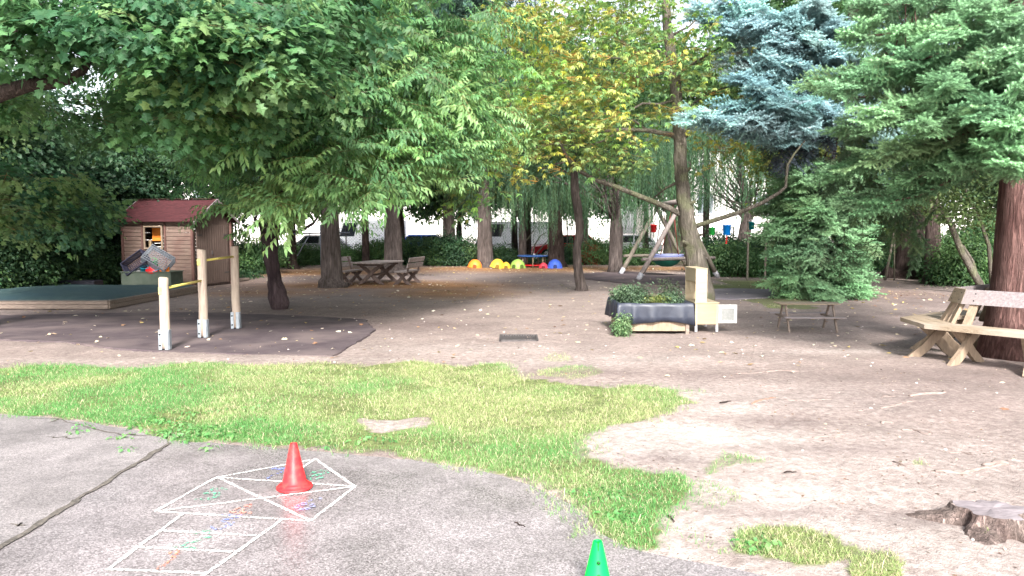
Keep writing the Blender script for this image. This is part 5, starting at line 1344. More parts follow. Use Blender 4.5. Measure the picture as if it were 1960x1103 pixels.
tree('large maple reaching in from the left edge with lobed leaves', mbase, [(-9.6, 12.6, -.1), (-9.6, 12.6, .4), (-9.55, 12.6, 2), (-9.3, 12.4, 4), (-8.6, 12, 6), (-7.8, 11.8, 8.5)], [.42, .32, .28, .24, .18, .05], cl, (-9.4, 12.5, 4), 'maple', 15, .4, .2, C_MP, 'bark_dark', name='maple_tree', nl=0, extra=mext, pitch=(-.4, .2))
# ---- yellowing chestnut behind the kitchen
D1 = 18.2
tb = Vector((GX(1345, D1), D1, 0))
tp = [tb + Vector((0, 0, -.1)), P(1343, 560, D1), P(1334, 500, D1), P(1318, 440, D1), P(1308, 380, D1), P(1303, 320, D1), P(1302, 265, D1), P(1296, 200, D1), P(1288, 120, D1), P(1278, 50, D1), P(1273, -20, D1), P(1270, -120, D1)]
trr = [.32, .27, .235, .21, .18, .16, .15, .13, .12, .11, .09, .05]
def yext(mb, B0):
    def br(pp, r0, r1):
        pts = [p - B0 for p in pp]; n = len(pts); mb.tube(pts, [r0 + (r1 - r0) * i / (n - 1) for i in range(n)], 8, wob=.06)
    d = D1
    br([P(1310, 415, d), P(1280, 398, d), P(1230, 378, d - .2), P(1180, 358, d - .4), P(1140, 345, d - .5), P(1110, 328, d - .6), P(1090, 308, d - .7), P(1080, 290, d - .8), P(1070, 270, d - .8)], .075, .028)
    br([P(1090, 308, d - .7), P(1075, 312, d - .7), P(1062, 314, d - .7)], .035, .02)
    br([P(1322, 437, d), P(1340, 430, d - .1), P(1380, 418, d - .3), P(1420, 405, d - .4), P(1460, 388, d - .5), P(1490, 370, d - .6), P(1504, 358, d - .6), P(1505, 340, d - .6), P(1508, 315, d - .6), P(1520, 295, d - .6), P(1540, 270, d - .6)], .065, .018)
    br([P(1300, 268, d), P(1285, 258, d), P(1240, 250, d - .2), P(1190, 248, d - .4), P(1140, 253, d - .6), P(1090, 250, d - .8)], .075, .02)
    br([P(1305, 262, d), P(1325, 245, d), P(1345, 218, d - .2), P(1370, 200, d - .3)], .1, .03)
    br([P(1292, 110, d), P(1260, 100, d), P(1215, 98, d - .2), P(1190, 80, d - .3), P(1180, 62, d - .4), P(1192, 40, d - .4), P(1198, 10, d - .4), P(1200, -30, d - .4)], .06, .025)
    br([P(1180, 62, d - .4), P(1150, 52, d - .5), P(1120, 45, d - .6)], .03, .01)
    br([P(1290, 150, d), P(1330, 120, d - .2), P(1380, 90, d - .4)], .05, .015)
    br([P(1296, 190, d), P(1262, 200, d - .3), P(1230, 198, d - .5), P(1205, 212, d - .8), P(1180, 225, d - 1)], .04, .012)
    br([P(1240, 250, d - .2), P(1215, 232, d - .3), P(1180, 220, d - .5), P(1130, 215, d - .8), P(1090, 196, d - 1.1), P(1050, 190, d - 1.4)], .03, .008)
    br([P(1190, 248, d - .4), P(1160, 268, d - .6), P(1120, 282, d - .9), P(1060, 275, d - 1.3), P(1010, 285, d - 1.8)], .028, .008)
    br([P(1300, 150, d), P(1270, 140, d - .2), P(1230, 150, d - .6), P(1190, 140, d - .8), P(1140, 130, d - 1.1)], .035, .008)
    br([P(1282, 70, d), P(1320, 50, d + .2), P(1350, 20, d + .4)], .035, .01)
    br([P(1300, 215, d), P(1340, 190, d + .4), P(1380, 170, d + .8), P(1420, 160, d + 1.2)], .035, .01)
    br([P(1215, 98, d - .2), P(1185, 112, d - .4), P(1150, 108, d - .6), P(1110, 118, d - .9)], .025, .007)
    for (qx, qy, ex, ey) in ((1312, 395, 1330, 386), (1320, 470, 1308, 462), (1300, 230, 1286, 222), (1325, 455, 1343, 449), (1306, 330, 1322, 322)): br([P(qx, qy, d), P((qx + ex) / 2, (qy + ey) / 2, d - .1), P(ex, ey, d - .22)], .07, .035)
    br([P(1305, 345, d), P(1275, 360, d + .3), P(1250, 380, d + .6)], .04, .015)
cl = clusters((GX(1195, 17), 17.6, 5.6), (3.3, 2.6, 2.7), 118, .35, zlo=3.2)
cl = [c for c in cl if not (abs(pj(c)[0] - 1305) < 55 and c[1] < 18.6 and (pj(c)[1] > 200 or RNG.random() < .6)) and not (pj(c)[0] > 1330 and c[1] < 18.5) and not (pj(c)[0] > 1180 and pj(c)[1] > 330) and not (pj(c)[0] > 1040 and pj(c)[1] > 275 and c[1] < 18)]
cl += [np.array(P(px, py, d)) for px, py, d in ((970, 210, 15.5), (990, 180, 15.6), (960, 250, 15.5), (1000, 300, 15.5), (950, 290, 15.8), (920, 350, 15.5), (1010, 240, 15.2), (1060, 200, 15.3), (1040, 160, 15.5), (1050, 60, 16), (1060, 110, 16), (1080, 30, 16), (1040, 20, 16.3), (1100, 290, 16), (1390, 130, 19), (1420, 90, 19.3), (1400, 190, 19.5), (1390, 290, 19), (1430, 290, 19.5), (1450, 150, 19.5), (1370, 60, 19), (1380, 250, 19.4), (1330, 110, 17.6), (1345, 160, 17.8), (1360, 30, 18), (1320, 30, 17.7), (1340, 250, 17.6), (1430, 40, 19.5), (1470, 200, 19.8), (1240, 40, 17), (1225, 120, 17), (1010, 330, 16), (900, 375, 15.2), (1110, 215, 15.5), (1150, 180, 15.5), (1200, 255, 16.5), (1130, 235, 16.3))]
tree('chestnut tree with yellowing leaves and a pale leaning trunk behind the toy kitchen', tuple(tb), tp, trr, cl, (tb.x - .4, D1, 4), 'chestnut', 8, .42, .25, C_YL, 'bark_grey', name='chestnut_tree', nl=0, extra=yext, lr=.018)

# ---- conifers on the right
def bough(mb, tr, a, b, kind, cols, w=.5, r0=.045, sag=-.05, dens=1.0, sc_=(.8, 1.15), start=.25, hang=0.0):
    pts = limb(mb, a, b, r0, .01, .12, 10, 7, sag); bc = pal(cols, None, .2)
    L_ = (pts[-1] - pts[0]).length; n = int(L_ / .15 * dens)
    for k in range(n):
        u = start + (1 - start) * (k + RNG.random()) / n; i = min(int(u * (len(pts) - 1)), len(pts) - 2); p = pts[i].lerp(pts[i + 1], u * (len(pts) - 1) - i); d = (pts[i + 1] - pts[i]).normalized()
        yaw = math.atan2(d.y, d.x); s = 1 if k % 2 else -1
        for rep in range(2):
            off = s * RNG.uniform(.25, 1.0) * (1 - u * .6) + (0 if rep == 0 else RNG.normal(0, .3))
            q = p + Vector((RNG.normal(0, .06), RNG.normal(0, .06), RNG.normal(0, .05)))
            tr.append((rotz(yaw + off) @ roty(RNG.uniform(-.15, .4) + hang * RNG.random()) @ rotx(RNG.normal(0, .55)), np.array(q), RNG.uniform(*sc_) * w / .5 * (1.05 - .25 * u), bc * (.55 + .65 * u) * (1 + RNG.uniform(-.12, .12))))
    yaw = math.atan2(d.y, d.x); tr.append((rotz(yaw) @ roty(.05), np.array(pts[-1] - (pts[-1] - pts[-2]).normalized() * .3), w / .5, pal(cols)))
# big fir with reddish trunk
fb = Vector((6.96, 10.15, 0)); r = empty('fir_tree', fb, 'big fir with a thick reddish trunk inside the tree bench', 'tree')
mb = MB(); n = 16; mb.tube([Vector((.02 * k / n, 0, -.05 + 9.5 * k / n)) for k in range(n + 1)], [.5, .39, .35] + [.335 - .23 * k / n for k in range(n - 2)], 28, wob=.05)
mb.tube([Vector((.42, .02, -.05)), Vector((.42, .02, 2)), Vector((.43, .02, 4)), Vector((.44, 0, 7))], [.3, .22, .2, .1], 18, wob=.05)
tr = []
B_ = []
for (sx, sy, ex, ey, ed) in ((1930, 60, 1560, 165, 9.0), (1930, 110, 1640, 215, 8.6), (1930, 20, 1600, 70, 9.3), (1930, 150, 1720, 240, 8.4), (1930, 190, 1640, 300, 9.2), (1930, 160, 1580, 250, 9.8), (1930, 240, 1800, 320, 8.6), (1930, 60, 1650, 120, 8.8), (1930, -40, 1620, 15, 9.2),
                             (1930, 90, 1760, 170, 8.2), (1930, 140, 1830, 215, 8.0), (1930, -60, 1750, 70, 8.6), (1930, 240, 1885, 300, 8.0), (1930, 170, 1900, 240, 7.8), (1940, 60, 1920, 150, 7.8), (1950, 220, 1960, 290, 7.9), (1950, 120, 1990, 190, 7.9), (1930, 250, 1700, 345, 9.7), (1940, 60, 1900, 330, 8.8), (1930, 160, 1850, 120, 8.4), (1930, 10, 1890, 60, 8.3), (1930, 60, 1870, 20, 8.6), (1935, 100, 1890, 100, 8.2), (1935, 180, 1900, 180, 8.3), (1940, 230, 1880, 330, 8.5), (1930, 250, 1640, 400, 9.6), (1930, 250, 1600, 390, 10.2), (1930, 210, 1560, 330, 10.4), (1930, 100, 1540, 150, 10.3)):
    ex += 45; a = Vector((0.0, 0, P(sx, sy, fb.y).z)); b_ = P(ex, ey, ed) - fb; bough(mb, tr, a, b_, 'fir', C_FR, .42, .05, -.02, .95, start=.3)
for k in range(34):   # the rest of the crown, all round and higher
    an = RNG.uniform(0, 2 * pi); z0 = RNG.uniform(4.2, 9); l_ = (10.5 - z0) * .42
    if 2.2 < an < 5.6 and z0 < 7: continue
    bough(mb, tr, (0, 0, z0), (cos(an) * l_, sin(an) * l_, z0 - .5), 'fir', C_FR, .6, .04, .0, .6)
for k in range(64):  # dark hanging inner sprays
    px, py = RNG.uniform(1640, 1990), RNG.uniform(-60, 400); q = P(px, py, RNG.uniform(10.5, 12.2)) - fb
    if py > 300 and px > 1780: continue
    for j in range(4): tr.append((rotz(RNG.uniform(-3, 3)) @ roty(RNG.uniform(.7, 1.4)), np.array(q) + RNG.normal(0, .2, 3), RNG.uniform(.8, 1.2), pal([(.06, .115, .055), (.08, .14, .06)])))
for k in range(40):  # bare hanging twigs
    px, py = RNG.uniform(1700, 1960), RNG.uniform(-20, 120); a = P(px, py, RNG.uniform(9.3, 10.2)) - fb; e = a + Vector((RNG.normal(0, .12), RNG.normal(0, .12), -RNG.uniform(.3, .8)))
    mb.tube([a, a.lerp(e, .5) + Vector((RNG.normal(0, .04), 0, 0)), e], [.008, .006, .003], 4, cap=False)
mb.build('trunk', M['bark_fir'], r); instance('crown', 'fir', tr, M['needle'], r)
# dead hanging twigs
# low green spruce
sb = Vector((8.1, 19.4, 0)); r = empty('spruce_tree', sb, 'low dense green spruce with foliage down to the ground behind the small picnic table', 'tree')
mb = MB(); mb.tube([(0, 0, -.1), (0, 0, 1.5), (.1, 0, 3), (.3, 0, 4.4)], [.12, .1, .07, .02], 10); tr = []
for k in range(64):
    z0 = .0 + 3.5 * k / 64; an = k * 2.4 + RNG.uniform(-.3, .3); l_ = RNG.uniform(.75, 1.15) * (1 if cos(an) < 0 else .82) * (1 if z0 < 2.8 else .85) * (1.0 + .25 * (z0 > 2.2) * (cos(an) < 0))
    bough(mb, tr, (0, 0, z0 + .35), (cos(an) * l_, sin(an) * l_, max(.08, z0 - .1)), 'fir', C_FR, .55, .02, 0, 1.3, start=.3, hang=.3)
for (px, py, dd) in ((1480, 450, 18.7), (1495, 430, 18.8), (1660, 350, 18.6), (1620, 345, 18.4), (1540, 340, 18.5), (1500, 480, 18.8), (1510, 530, 18.7), (1620, 555, 18.8), (1660, 375, 18.8), (1560, 400, 18.3)):
    e = P(px, py, dd) - sb; bough(mb, tr, (0, 0, max(.3, e.z + .25)), e, 'fir', C_FR, .6, .025, 0, 1.3, start=.2)
mb.build('trunk', M['bark_dark'], r); instance('crown', 'fir', tr, M['needle'], r)
# blue spruce
bb = Vector((9.3, 20.8, 0)); r = empty('blue_spruce', bb, 'blue-grey spruce spreading silvery boughs above the swing side', 'tree')
mb = MB(); mb.tube([(0, 0, -.1), (0, 0, 3), (0, 0, 7), (0, 0, 12)], [.26, .22, .16, .03], 14, wob=.05); tr = []
for (px, py, dd) in ((1345, 15, 16.4), (1400, 5, 16.6), (1385, 45, 16.8), (1440, 45, 16.6), (1430, 85, 17.4), (1500, 30, 16.8), (1560, 10, 17), (1420, 142, 16.8), (1470, 110, 16.9), (1520, 120, 17), (1500, 165, 17.4), (1332, 212, 16.3), (1370, 220, 16.4), (1400, 200, 16.8), (1450, 165, 16.6), (1440, 225, 16.6), (1490, 200, 16.6), (1530, 190, 16.8), (1400, 240, 17.2), (1470, 250, 17.4), (1540, 240, 17.6), (1590, 90, 17.5), (1600, 40, 17.3), (1610, 150, 17.6), (1640, 100, 17.8), (1630, 60, 17.5), (1480, 75, 17), (1460, 135, 17.2), (1550, 70, 17.2), (1570, 200, 17.5), (1410, 110, 17.4), (1620, 220, 17.8)):
    e = P(px, py, dd) - bb; bough(mb, tr, (0, 0, e.z + .35), e, 'blue', C_BL, .62, .045, -.04, 1.0, start=.42)
for k in range(26):
    an = RNG.uniform(-2, 2); z0 = RNG.uniform(3, 11); l_ = (12.5 - z0) * .33
    bough(mb, tr, (0, 0, z0), (cos(an) * l_, sin(an) * l_, z0 - .3), 'blue', C_BL, .7, .04, 0, .6)
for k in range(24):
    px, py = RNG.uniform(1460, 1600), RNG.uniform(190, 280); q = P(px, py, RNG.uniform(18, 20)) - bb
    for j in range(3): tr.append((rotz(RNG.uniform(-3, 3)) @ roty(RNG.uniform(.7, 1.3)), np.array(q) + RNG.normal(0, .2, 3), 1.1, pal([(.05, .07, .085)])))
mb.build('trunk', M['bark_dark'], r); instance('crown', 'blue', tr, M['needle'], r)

# ---- background trees
def bgtree(px, d, label, kind, cols, cz, rad, n, k, tr_r, bark, crown_px=None, zlo=1.8, rc=.5, lean=0, name='tree', mat='leaf', group=None, scale=(.9, 1.3), thick=.3, htop=None, **kw):
    x = GX(px, d); cx = GX(crown_px, d) if crown_px is not None else x
    cl_ = clusters((cx, d, cz), rad, n, .4, zlo=zlo); top = htop or cz + rad[2] * .7
    tp_ = [Vector((x, d, -.1)), Vector((x + lean * .02, d, .3)), Vector((x + lean * .3, d, top * .3)), Vector((x + (cx - x) * .4 + lean, d, top * .6)), Vector((cx, d, top))]
    return tree(label, (x, d, 0), tp_, [tr_r * 1.75, tr_r * 1.08, tr_r * .85, tr_r * .6, .03], cl_, (cx, d, cz), kind, k, rc, thick, cols, bark, name=name, mat=mat, group=group, scale=scale, nl=12, **kw)
# pines
bgtree(634, 22.9, 'thick dark pine trunk with a flared base just left of the picnic set', 'pine', C_PN, 6.4, (3.2, 2.6, 3.6), 70, 12, .29, 'bark_pine', zlo=2.5, name='pine_tree', mat='needle', rc=.5, lean=.1)
bgtree(752, 31, 'grey pine trunk directly behind the picnic table', 'pine', C_PN, 7.6, (3.2, 3, 4.5), 80, 12, .34, 'bark_pine', zlo=2.3, name='pine_tree', mat='needle', rc=.55)
bgtree(927, 35.4, 'grey pine rising between the orange and yellow domes', 'pine', [(.055, .11, .085), (.07, .13, .1), (.04, .085, .065)], 9.0, (3.6, 3, 5.0), 110, 12, .34, 'bark_pine', crown_px=905, zlo=2.7, name='pine_tree', mat='needle', rc=.6, scale=(1.1, 1.6))
bgtree(860, 38, 'tall blue-green pine behind the cherry crown', 'pine', [(.055, .11, .09), (.07, .13, .105)], 9.5, (3.4, 3, 5), 110, 12, .3, 'bark_pine', zlo=2.6, name='pine_tree', mat='needle', rc=.6, scale=(1.2, 1.7))
# ivy trunk
bgtree(1063, 35.8, 'dark trunk wrapped in ivy behind the blue dome', 'dark', C_DK, 6.5, (2.6, 2.4, 3.4), 60, 14, .36, 'bark_dark', zlo=2.4)
iv = [(np.array([GX(1063, 35.8) - 0, 35.8, 0]))]
# slim leaning tree
sx = GX(1108, 22)
cl = clusters((GX(1110, 22), 22, 5.0), (1.8, 1.5, 1.9), 26, .4, zlo=3.4)
q0 = G(1113, 556)
tree('slim dark leaning tree standing alone in the middle of the yard', tuple(q0), [q0 + Vector((0, 0, -.05)), P(1112, 545, q0.y), P(1106, 515, q0.y), P(1104, 480, q0.y), P(1109, 440, q0.y), P(1107, 400, q0.y), P(1100, 360, q0.y), P(1098, 300, q0.y), P(1100, 200, q0.y)], [.2, .15, .125, .12, .12, .13, .12, .08, .03], cl, (q0.x, q0.y, 4), 'dark', 12, .4, .3, C_MD, 'bark_pine', nl=10, name='tree', lr=.03)
# willows
def willow(px, d, label, r_, cpx, rx, zt, n, tr_, zb=1.6, bark='bark_pine', lean=0):
    x = GX(px, d); cx = GX(cpx, d); base = (x, d, 0); r = empty('willow_tree', base, label, 'tree'); mb = MB()
    mb.tube([(0, 0, -.1), (0, 0, .3), (lean * .3, 0, 1.6), (lean * .7, 0, 2.6), (cx - x + lean, 0, 4.6), (cx - x, 0, zt - .3)], [tr_ * 1.25, tr_, tr_ * .9, tr_ * .75, tr_ * .5, .05], 14, wob=.08)
    t_ = []
    for k in range(26):
        an = 2 * pi * k / 26; l_ = RNG.uniform(.4, 1) * rx; limb(mb, (lean * .7, 0, RNG.uniform(1.9, 3.2)), (cx - x + cos(an) * l_, sin(an) * l_ * .8, RNG.uniform(3.2, zt)), .06, .01, .4)
    for k in range(n):
        an = RNG.uniform(0, 2 * pi); l_ = RNG.random() ** .5; X_ = cx - x + cos(an) * l_ * rx; Y_ = sin(an) * l_ * rx * .8; zz = RNG.uniform(zb + 1.5, zt) 
        zz = min(zz, zt - .9 * (l_ ** 2) * 1.2); t_.append((rotz(RNG.uniform(0, 6)) @ rotx(RNG.normal(0, .08)), np.array([X_, Y_, zz]), RNG.uniform(.8, 1.15), pal(C_WL, None, .3)))
    mb.build('trunk', M[bark], r); instance('crown', 'willow', t_, M['leaf'], r); return r
willow(1178, 31, 'weeping willow with a dark thick trunk left of the nest swing', 0, 1130, 4.0, 7.4, 520, .29, 1.3)
willow(1420, 34, 'multi-stemmed weeping willow behind the blue bucket', 0, 1400, 3.0, 7.6, 380, .3, 2.1, lean=.3)
willow(1000, 37, 'weeping willow curtain behind the lime dome', 0, 985, 3.4, 7.0, 420, .2, 1.6)
willow(1290, 37.5, 'broad old willow trunk behind the nest swing', 0, 1290, 2.6, 8, 200, .55, 2.4, 'bark_grey')
# broadleaf masses
BGT = [(-60, 19, 'dark tree at the far left edge behind the sandpit', C_DK, 3.6, (2.6, 2, 2.6), 60, None, 'dark'), (60, 23, 'dark leafy tree at the left behind the sandpit', C_DK, 3.2, (3.2, 2.4, 2.1), 80, None, 'dark'), (170, 25, 'dark leafy tree left of the shed', C_DK, 3.2, (2.8, 2.4, 2.1), 60, None, 'dark'), (345, 28, 'dark tree rising directly behind the shed', C_DK, 5.0, (2.8, 2.4, 3.6), 80, None, 'dark'),
       (440, 29, 'dark tree behind the right corner of the shed', C_DK, 6.2, (3.2, 2.4, 3.2), 70, None, 'dark'), (560, 34, 'tall dark tree behind the cherry crown', C_DK, 7.4, (3.6, 2.6, 3.6), 70, None, 'dark'), (700, 37, 'green tree behind the picnic set pines', C_MD, 8.2, (4, 2.6, 4), 80, None, 'far'), (-120, 27, 'tall dark tree above the left edge', C_DK, 5, (4, 2.6, 3), 60, None, 'far'),
       (430, 33, 'tall green tree far behind the shed', C_MD, 10.5, (3.5, 3, 3.5), 60, None, 'far'), (1180, 40, 'pale green tree behind the yellowing chestnut', C_MD, 8, (4, 3, 4.0), 80, None, 'far'), (1010, 41, 'green tree behind the grey pine', C_MD, 9.2, (3.2, 3, 3.8), 60, None, 'far'), (1350, 40, 'pale green tree high above the second willow', C_MD, 9.5, (4, 3, 4), 70, None, 'far'),
       (1560, 27, 'yellow-green bushy tree behind the low spruce', [(.12, .16, .04), (.16, .19, .05), (.09, .14, .04)], 3.3, (1.9, 1.6, 2.0), 60, None, 'dark'), (1540, 36, 'light green tree behind the blue spruce', C_MD, 9.0, (3.6, 2.6, 6.0), 110, None, 'far'), (1720, 32, 'green tree right of the blue spruce top', C_MD, 7.0, (3.6, 2.6, 5.4), 110, None, 'far'),
       (1870, 31, 'airy light green tree behind the fir trunk', [(.08, .13, .05), (.11, .16, .06)], 5.2, (3.2, 2.2, 3.8), 90, None, 'dark'), (2010, 27, 'green tree past the right edge of the fir', C_MD, 6, (3, 2.2, 4.2), 80, None, 'dark'),
       (505, 40, 'low green tree by the fence right of the shed', C_MD, 4.3, (2.4, 1.5, 2.1), 34, None, 'far'), (640, 41, 'low green tree by the fence behind the thick pine', C_MD, 4.7, (2.4, 1.5, 2.2), 34, None, 'far'), (770, 41, 'low tree by the fence behind the second pine', C_MD, 4.5, (2.4, 1.5, 2.2), 34, None, 'far'),
       (880, 40, 'low dark tree by the fence left of the grey pine', C_DK, 4.1, (2.2, 1.5, 2.1), 34, None, 'far'), (985, 41, 'low green tree by the fence behind the lime dome', C_MD, 4.8, (2.3, 1.5, 2.1), 34, None, 'far'), (1120, 41, 'low green tree by the fence behind the slim leaning tree', C_MD, 4.6, (2.4, 1.5, 2.2), 34, None, 'far'),
       (1235, 41, 'low pale tree by the fence behind the nest swing', C_MD, 5.0, (2.2, 1.5, 2.0), 30, None, 'far')]
for (px, d, lb, cols, cz, rad, n, cp, kd) in BGT:
    bgtree(px, d, lb, kd, cols, cz, rad, n, 14, .17, 'bark_dark', zlo=max(1.4, cz - rad[2] * .95) if 'by the fence' not in lb else 3.0, rc=.5 if kd == 'dark' else .7, scale=(1, 1.5))
# right background trunks
bgtree(1742, 27.5, 'broad dark trunk right of the low spruce', 'dark', C_DK, 5.8, (2.6, 2, 2.8), 50, 14, .52, 'bark_dark', zlo=3.0)
bgtree(1786, 24.5, 'brown trunk beside the broad dark one', 'dark', C_DK, 5.2, (2.0, 1.8, 2.2), 36, 14, .24, 'bark_dark', zlo=3.0, lean=-.2)
def bent(label, d, paths, fpx, n, cols, cz, rad):
    x = GX(fpx, d); r = empty('bent_tree', (x, d, 0), label, 'tree'); mb = MB(); B0 = Vector((x, d, 0))
    for pts, r0, r1 in paths:
        w = [P(a, b, d) - B0 for a, b in pts]; w[0].z = min(w[0].z, .0) if pts[0][1] > 520 else w[0].z; m = len(w); mb.tube(w, [r0 + (r1 - r0) * i / (m - 1) for i in range(m)], 9, wob=.06)
    mb.build('trunk', M['bark_grey'], r)
    c_ = clusters((x - .6, d, cz), rad, n, .4, zlo=1.6); instance('crown', 'small', sprays([np.array(c) - np.array(B0) for c in c_], (0, 0, 0), 'small', 10, .4, .3, cols, scale=(1.2, 2)), M['leaf'], r)
bent('crooked shrub tree with bent bare stems left of the fir trunk', 20.5, [([(1886, 562), (1865, 525), (1840, 480), (1828, 450), (1815, 420), (1800, 400), (1790, 380)], .11, .04), ([(1880, 555), (1862, 500), (1843, 470)], .05, .03), ([(1828, 450), (1826, 430), (1815, 418)], .05, .02), ([(1900, 560), (1893, 470), (1875, 420), (1850, 370), (1845, 340)], .06, .02)], 1884, 26, [(.07, .12, .045), (.1, .15, .055)], 3.2, (1.8, 1.2, 1.6))
bent('thin dark crooked tree beside the broad dark trunk', 26, [([(1694, 536), (1705, 480), (1712, 440), (1715, 380)], .05, .025), ([(1712, 530), (1712, 470), (1716, 400)], .03, .02)], 1700, 16, C_MD, 4, (1.4, 1.2, 1.4))
bent('cluster of thin bare curved stems behind the blue-topped table', 37.5, [([(992, 492), (1000, 470), (1012, 455), (1022, 440)], .05, .02), ([(1018, 490), (1024, 468), (1034, 452), (1045, 445)], .04, .02), ([(1022, 492), (1040, 470), (1052, 458)], .04, .015)], 1010, 8, C_DK, 4.4, (1.2, 1, .8))
# ---- shrubs and hedge plants
def shrub(px, d, w, h, cols, label, kind='small', n=None, name='shrub', k=12, scale=(1.0, 1.7)):
    x = GX(px, d); r = empty(name, (x, d, 0), label, 'shrub', group='shrubs around the yard edge'); mb = MB()
    cl_ = clusters((0, 0, h * .5), (w, w * .7, h * .52), n or int(24 * w * h / 1.2) + 8, .3, zlo=.08)
    for c in cl_[:14]: limb(mb, (random.uniform(-.1, .1), 0, 0), c, .025, .006, .3, 5, 5)
    mb.build('stem', M['bark_dark'], r); instance('foliage', kind, sprays(cl_, (0, 0, 0), kind, k, .22, .18, cols, scale=scale), M['leaf'], r)
SH_ = [(20, 21.5, 1.6, 1.5, C_DK, 'dark low shrub at the left edge behind the sandpit'), (95, 22.5, 1.5, 1.7, C_DK, 'dark shrub behind the sandpit left of the tub'), (165, 23.5, 1.3, 1.4, C_DK, 'dark shrub between sandpit and shed'), (205, 26, 1.3, 2.6, C_DK, 'tall dark bush touching the left side of the shed'),
      (-40, 19.5, 1.6, 1.4, C_DK, 'dark shrub cut by the left edge'), (475, 30, 1.3, 1.2, C_MD, 'green shrub right of the shed door'), (520, 36, 1.3, .9, C_MD, 'green shrub behind the gnarled cherry trunk'), (585, 38.5, 1.5, .9, C_MD, 'low green shrub by the silver car'), (660, 38.5, 1.2, .7, C_MD, 'low shrub behind the left bench'), (730, 38.6, 1.3, 1.0, C_MD, 'green shrub behind the right bench'), (790, 38, .8, 1.1, C_DK, 'dark shrub right of the picnic set'),
      (835, 37.5, 1.3, 1.3, C_DK, 'dark evergreen shrub midway to the grey pine'), (885, 37, 1.0, 1.4, C_DK, 'dark evergreen shrub left of the orange dome'), (960, 38.5, 1.0, .8, C_DK, 'dark shrub behind the yellow domes'), (1095, 39, 1.0, .9, C_DK, 'dark low shrub behind the blue dome'), (1140, 38.5, 1.1, 1.1, C_MD, 'green shrub left of the first willow trunk'), (1215, 38, 1.2, .8, C_MD, 'green shrub behind the left swing leg'), (1122, 38, .26, 1.1, [(.24, .03, .03), (.32, .05, .035)], 'red-leaved shrub behind the slim leaning tree', 'small', 8, 'shrub', 8, (.5, .9)),
      (1375, 31, 1.0, 1.4, C_DK, 'dark green bush under the green bucket'), (1410, 28.5, 1.2, 1.0, C_MD, 'rounded bush under the blue bucket'), (1450, 30, 1.2, 1.2, C_DK, 'dark bush under the teal bucket'), (1495, 30, 1.1, 1.0, C_DK, 'bush left of the low spruce'), (1440, 36, 1.8, 1.3, C_DK, 'wide dark bush before the white house'),
      (1665, 32, 1.4, 1.9, C_DK, 'dark bush behind the right side of the low spruce'), (1700, 35, 1.4, 1.5, C_MD, 'green bush left of the broad dark trunk'), (1820, 26, 1.0, 1.5, C_MD, 'light green bush behind the bent stems'), (1860, 23.5, .9, 1.4, C_MD, 'leafy bush just left of the fir trunk'), (1900, 25, 1.1, 2.2, C_MD, 'tall leafy bush hidden partly by the fir trunk'), (1980, 24, 1.4, 2, C_MD, 'green bush beyond the right edge')]
for a in SH_: shrub(*a)
# dark tarp bin
b = MB(); x = GX(1480, 29.5); b.box((x, 29.5, .42), (1.3, .8, .84), Matrix.Rotation(.12, 3, 'Y'), .06); tag(b.build('covered_bin', mk('blue_tarp', (.015, .025, .05), (.03, .045, .08), 5, .5, .5)), 'dark blue covered box left of the low spruce', 'box')
# ivy ground cover at left
tr = []
for k in range(1500):
    x = RNG.uniform(-19, -9.5); y = RNG.uniform(20.5, 28)
    if x > -12.6 and y < 26: continue
    tr.append((rotz(RNG.uniform(0, 6)), np.array([x, y, .06 + RNG.random() * .12]), RNG.uniform(1, 1.6), pal(C_DK)))
for k in range(700):
    x = RNG.uniform(-16, 16); y = RNG.uniform(38.6, 40.2); tr.append((rotz(RNG.uniform(0, 6)), np.array([x, y, .06 + RNG.random() * .3]), RNG.uniform(1, 1.6), pal(C_DK)))
o = instance('ground_ivy', 'small', tr, M['leaf']); tag(o, 'dark ivy covering the ground behind the sandpit and along the fence', 'ivy', kind='stuff')
# herbs in the planter
def plant(loc, n, w, h, cols, label, kind='herb', name='herb_plant', scale=(1, 1.6), group='herbs in the lined planter'):
    r = empty(name, loc, label, 'plant', group=group); mb = MB(); t_ = []
    for k in range(n):
        a = RNG.uniform(0, 6.3); rr = w * RNG.random() ** .5; hh = h * RNG.uniform(.5, 1); e = Vector((cos(a) * rr, sin(a) * rr, hh)); limb(mb, (e.x * .6, e.y * .6, -.02), e, .004, .002, .2, 4, 4)
        for j in range(4): t_.append((rotz(RNG.uniform(0, 6)), np.array([e.x, e.y, hh * (1 - j * .22)]) + RNG.normal(0, .02, 3), RNG.uniform(*scale), pal(cols)))
    mb.build('stem', M['bark_dark'], r); instance('leaves', kind, t_, M['leaf'], r)
C_HB = [(.09, .15, .09), (.12, .19, .11), (.07, .12, .07)]
plant((2.1, 12.75, .44), 26, .17, .34, C_HB, 'bushy tall grey-green herb in the left half of the planter')
plant((1.98, 13.15, .44), 16, .15, .28, C_HB, 'grey-green herb at the back left corner of the planter')
plant((2.45, 12.7, .44), 14, .15, .14, [(.12, .17, .06), (.16, .19, .06)], 'low yellow-green plant at the front middle of the planter')
plant((2.72, 12.9, .44), 16, .18, .16, C_HB, 'low dark herb in the right half of the planter')
plant((2.8, 13.25, .44), 6, .12, .4, [(.07, .1, .06)], 'thin wispy stems at the back right of the planter')
plant((1.83, 12.32, 0), 16, .07, .3, [(.14, .24, .12), (.18, .28, .14)], 'light green creeper climbing the front left leg of the planter', name='creeper', group='plants at the foot of the planter', scale=(1, 1.4))

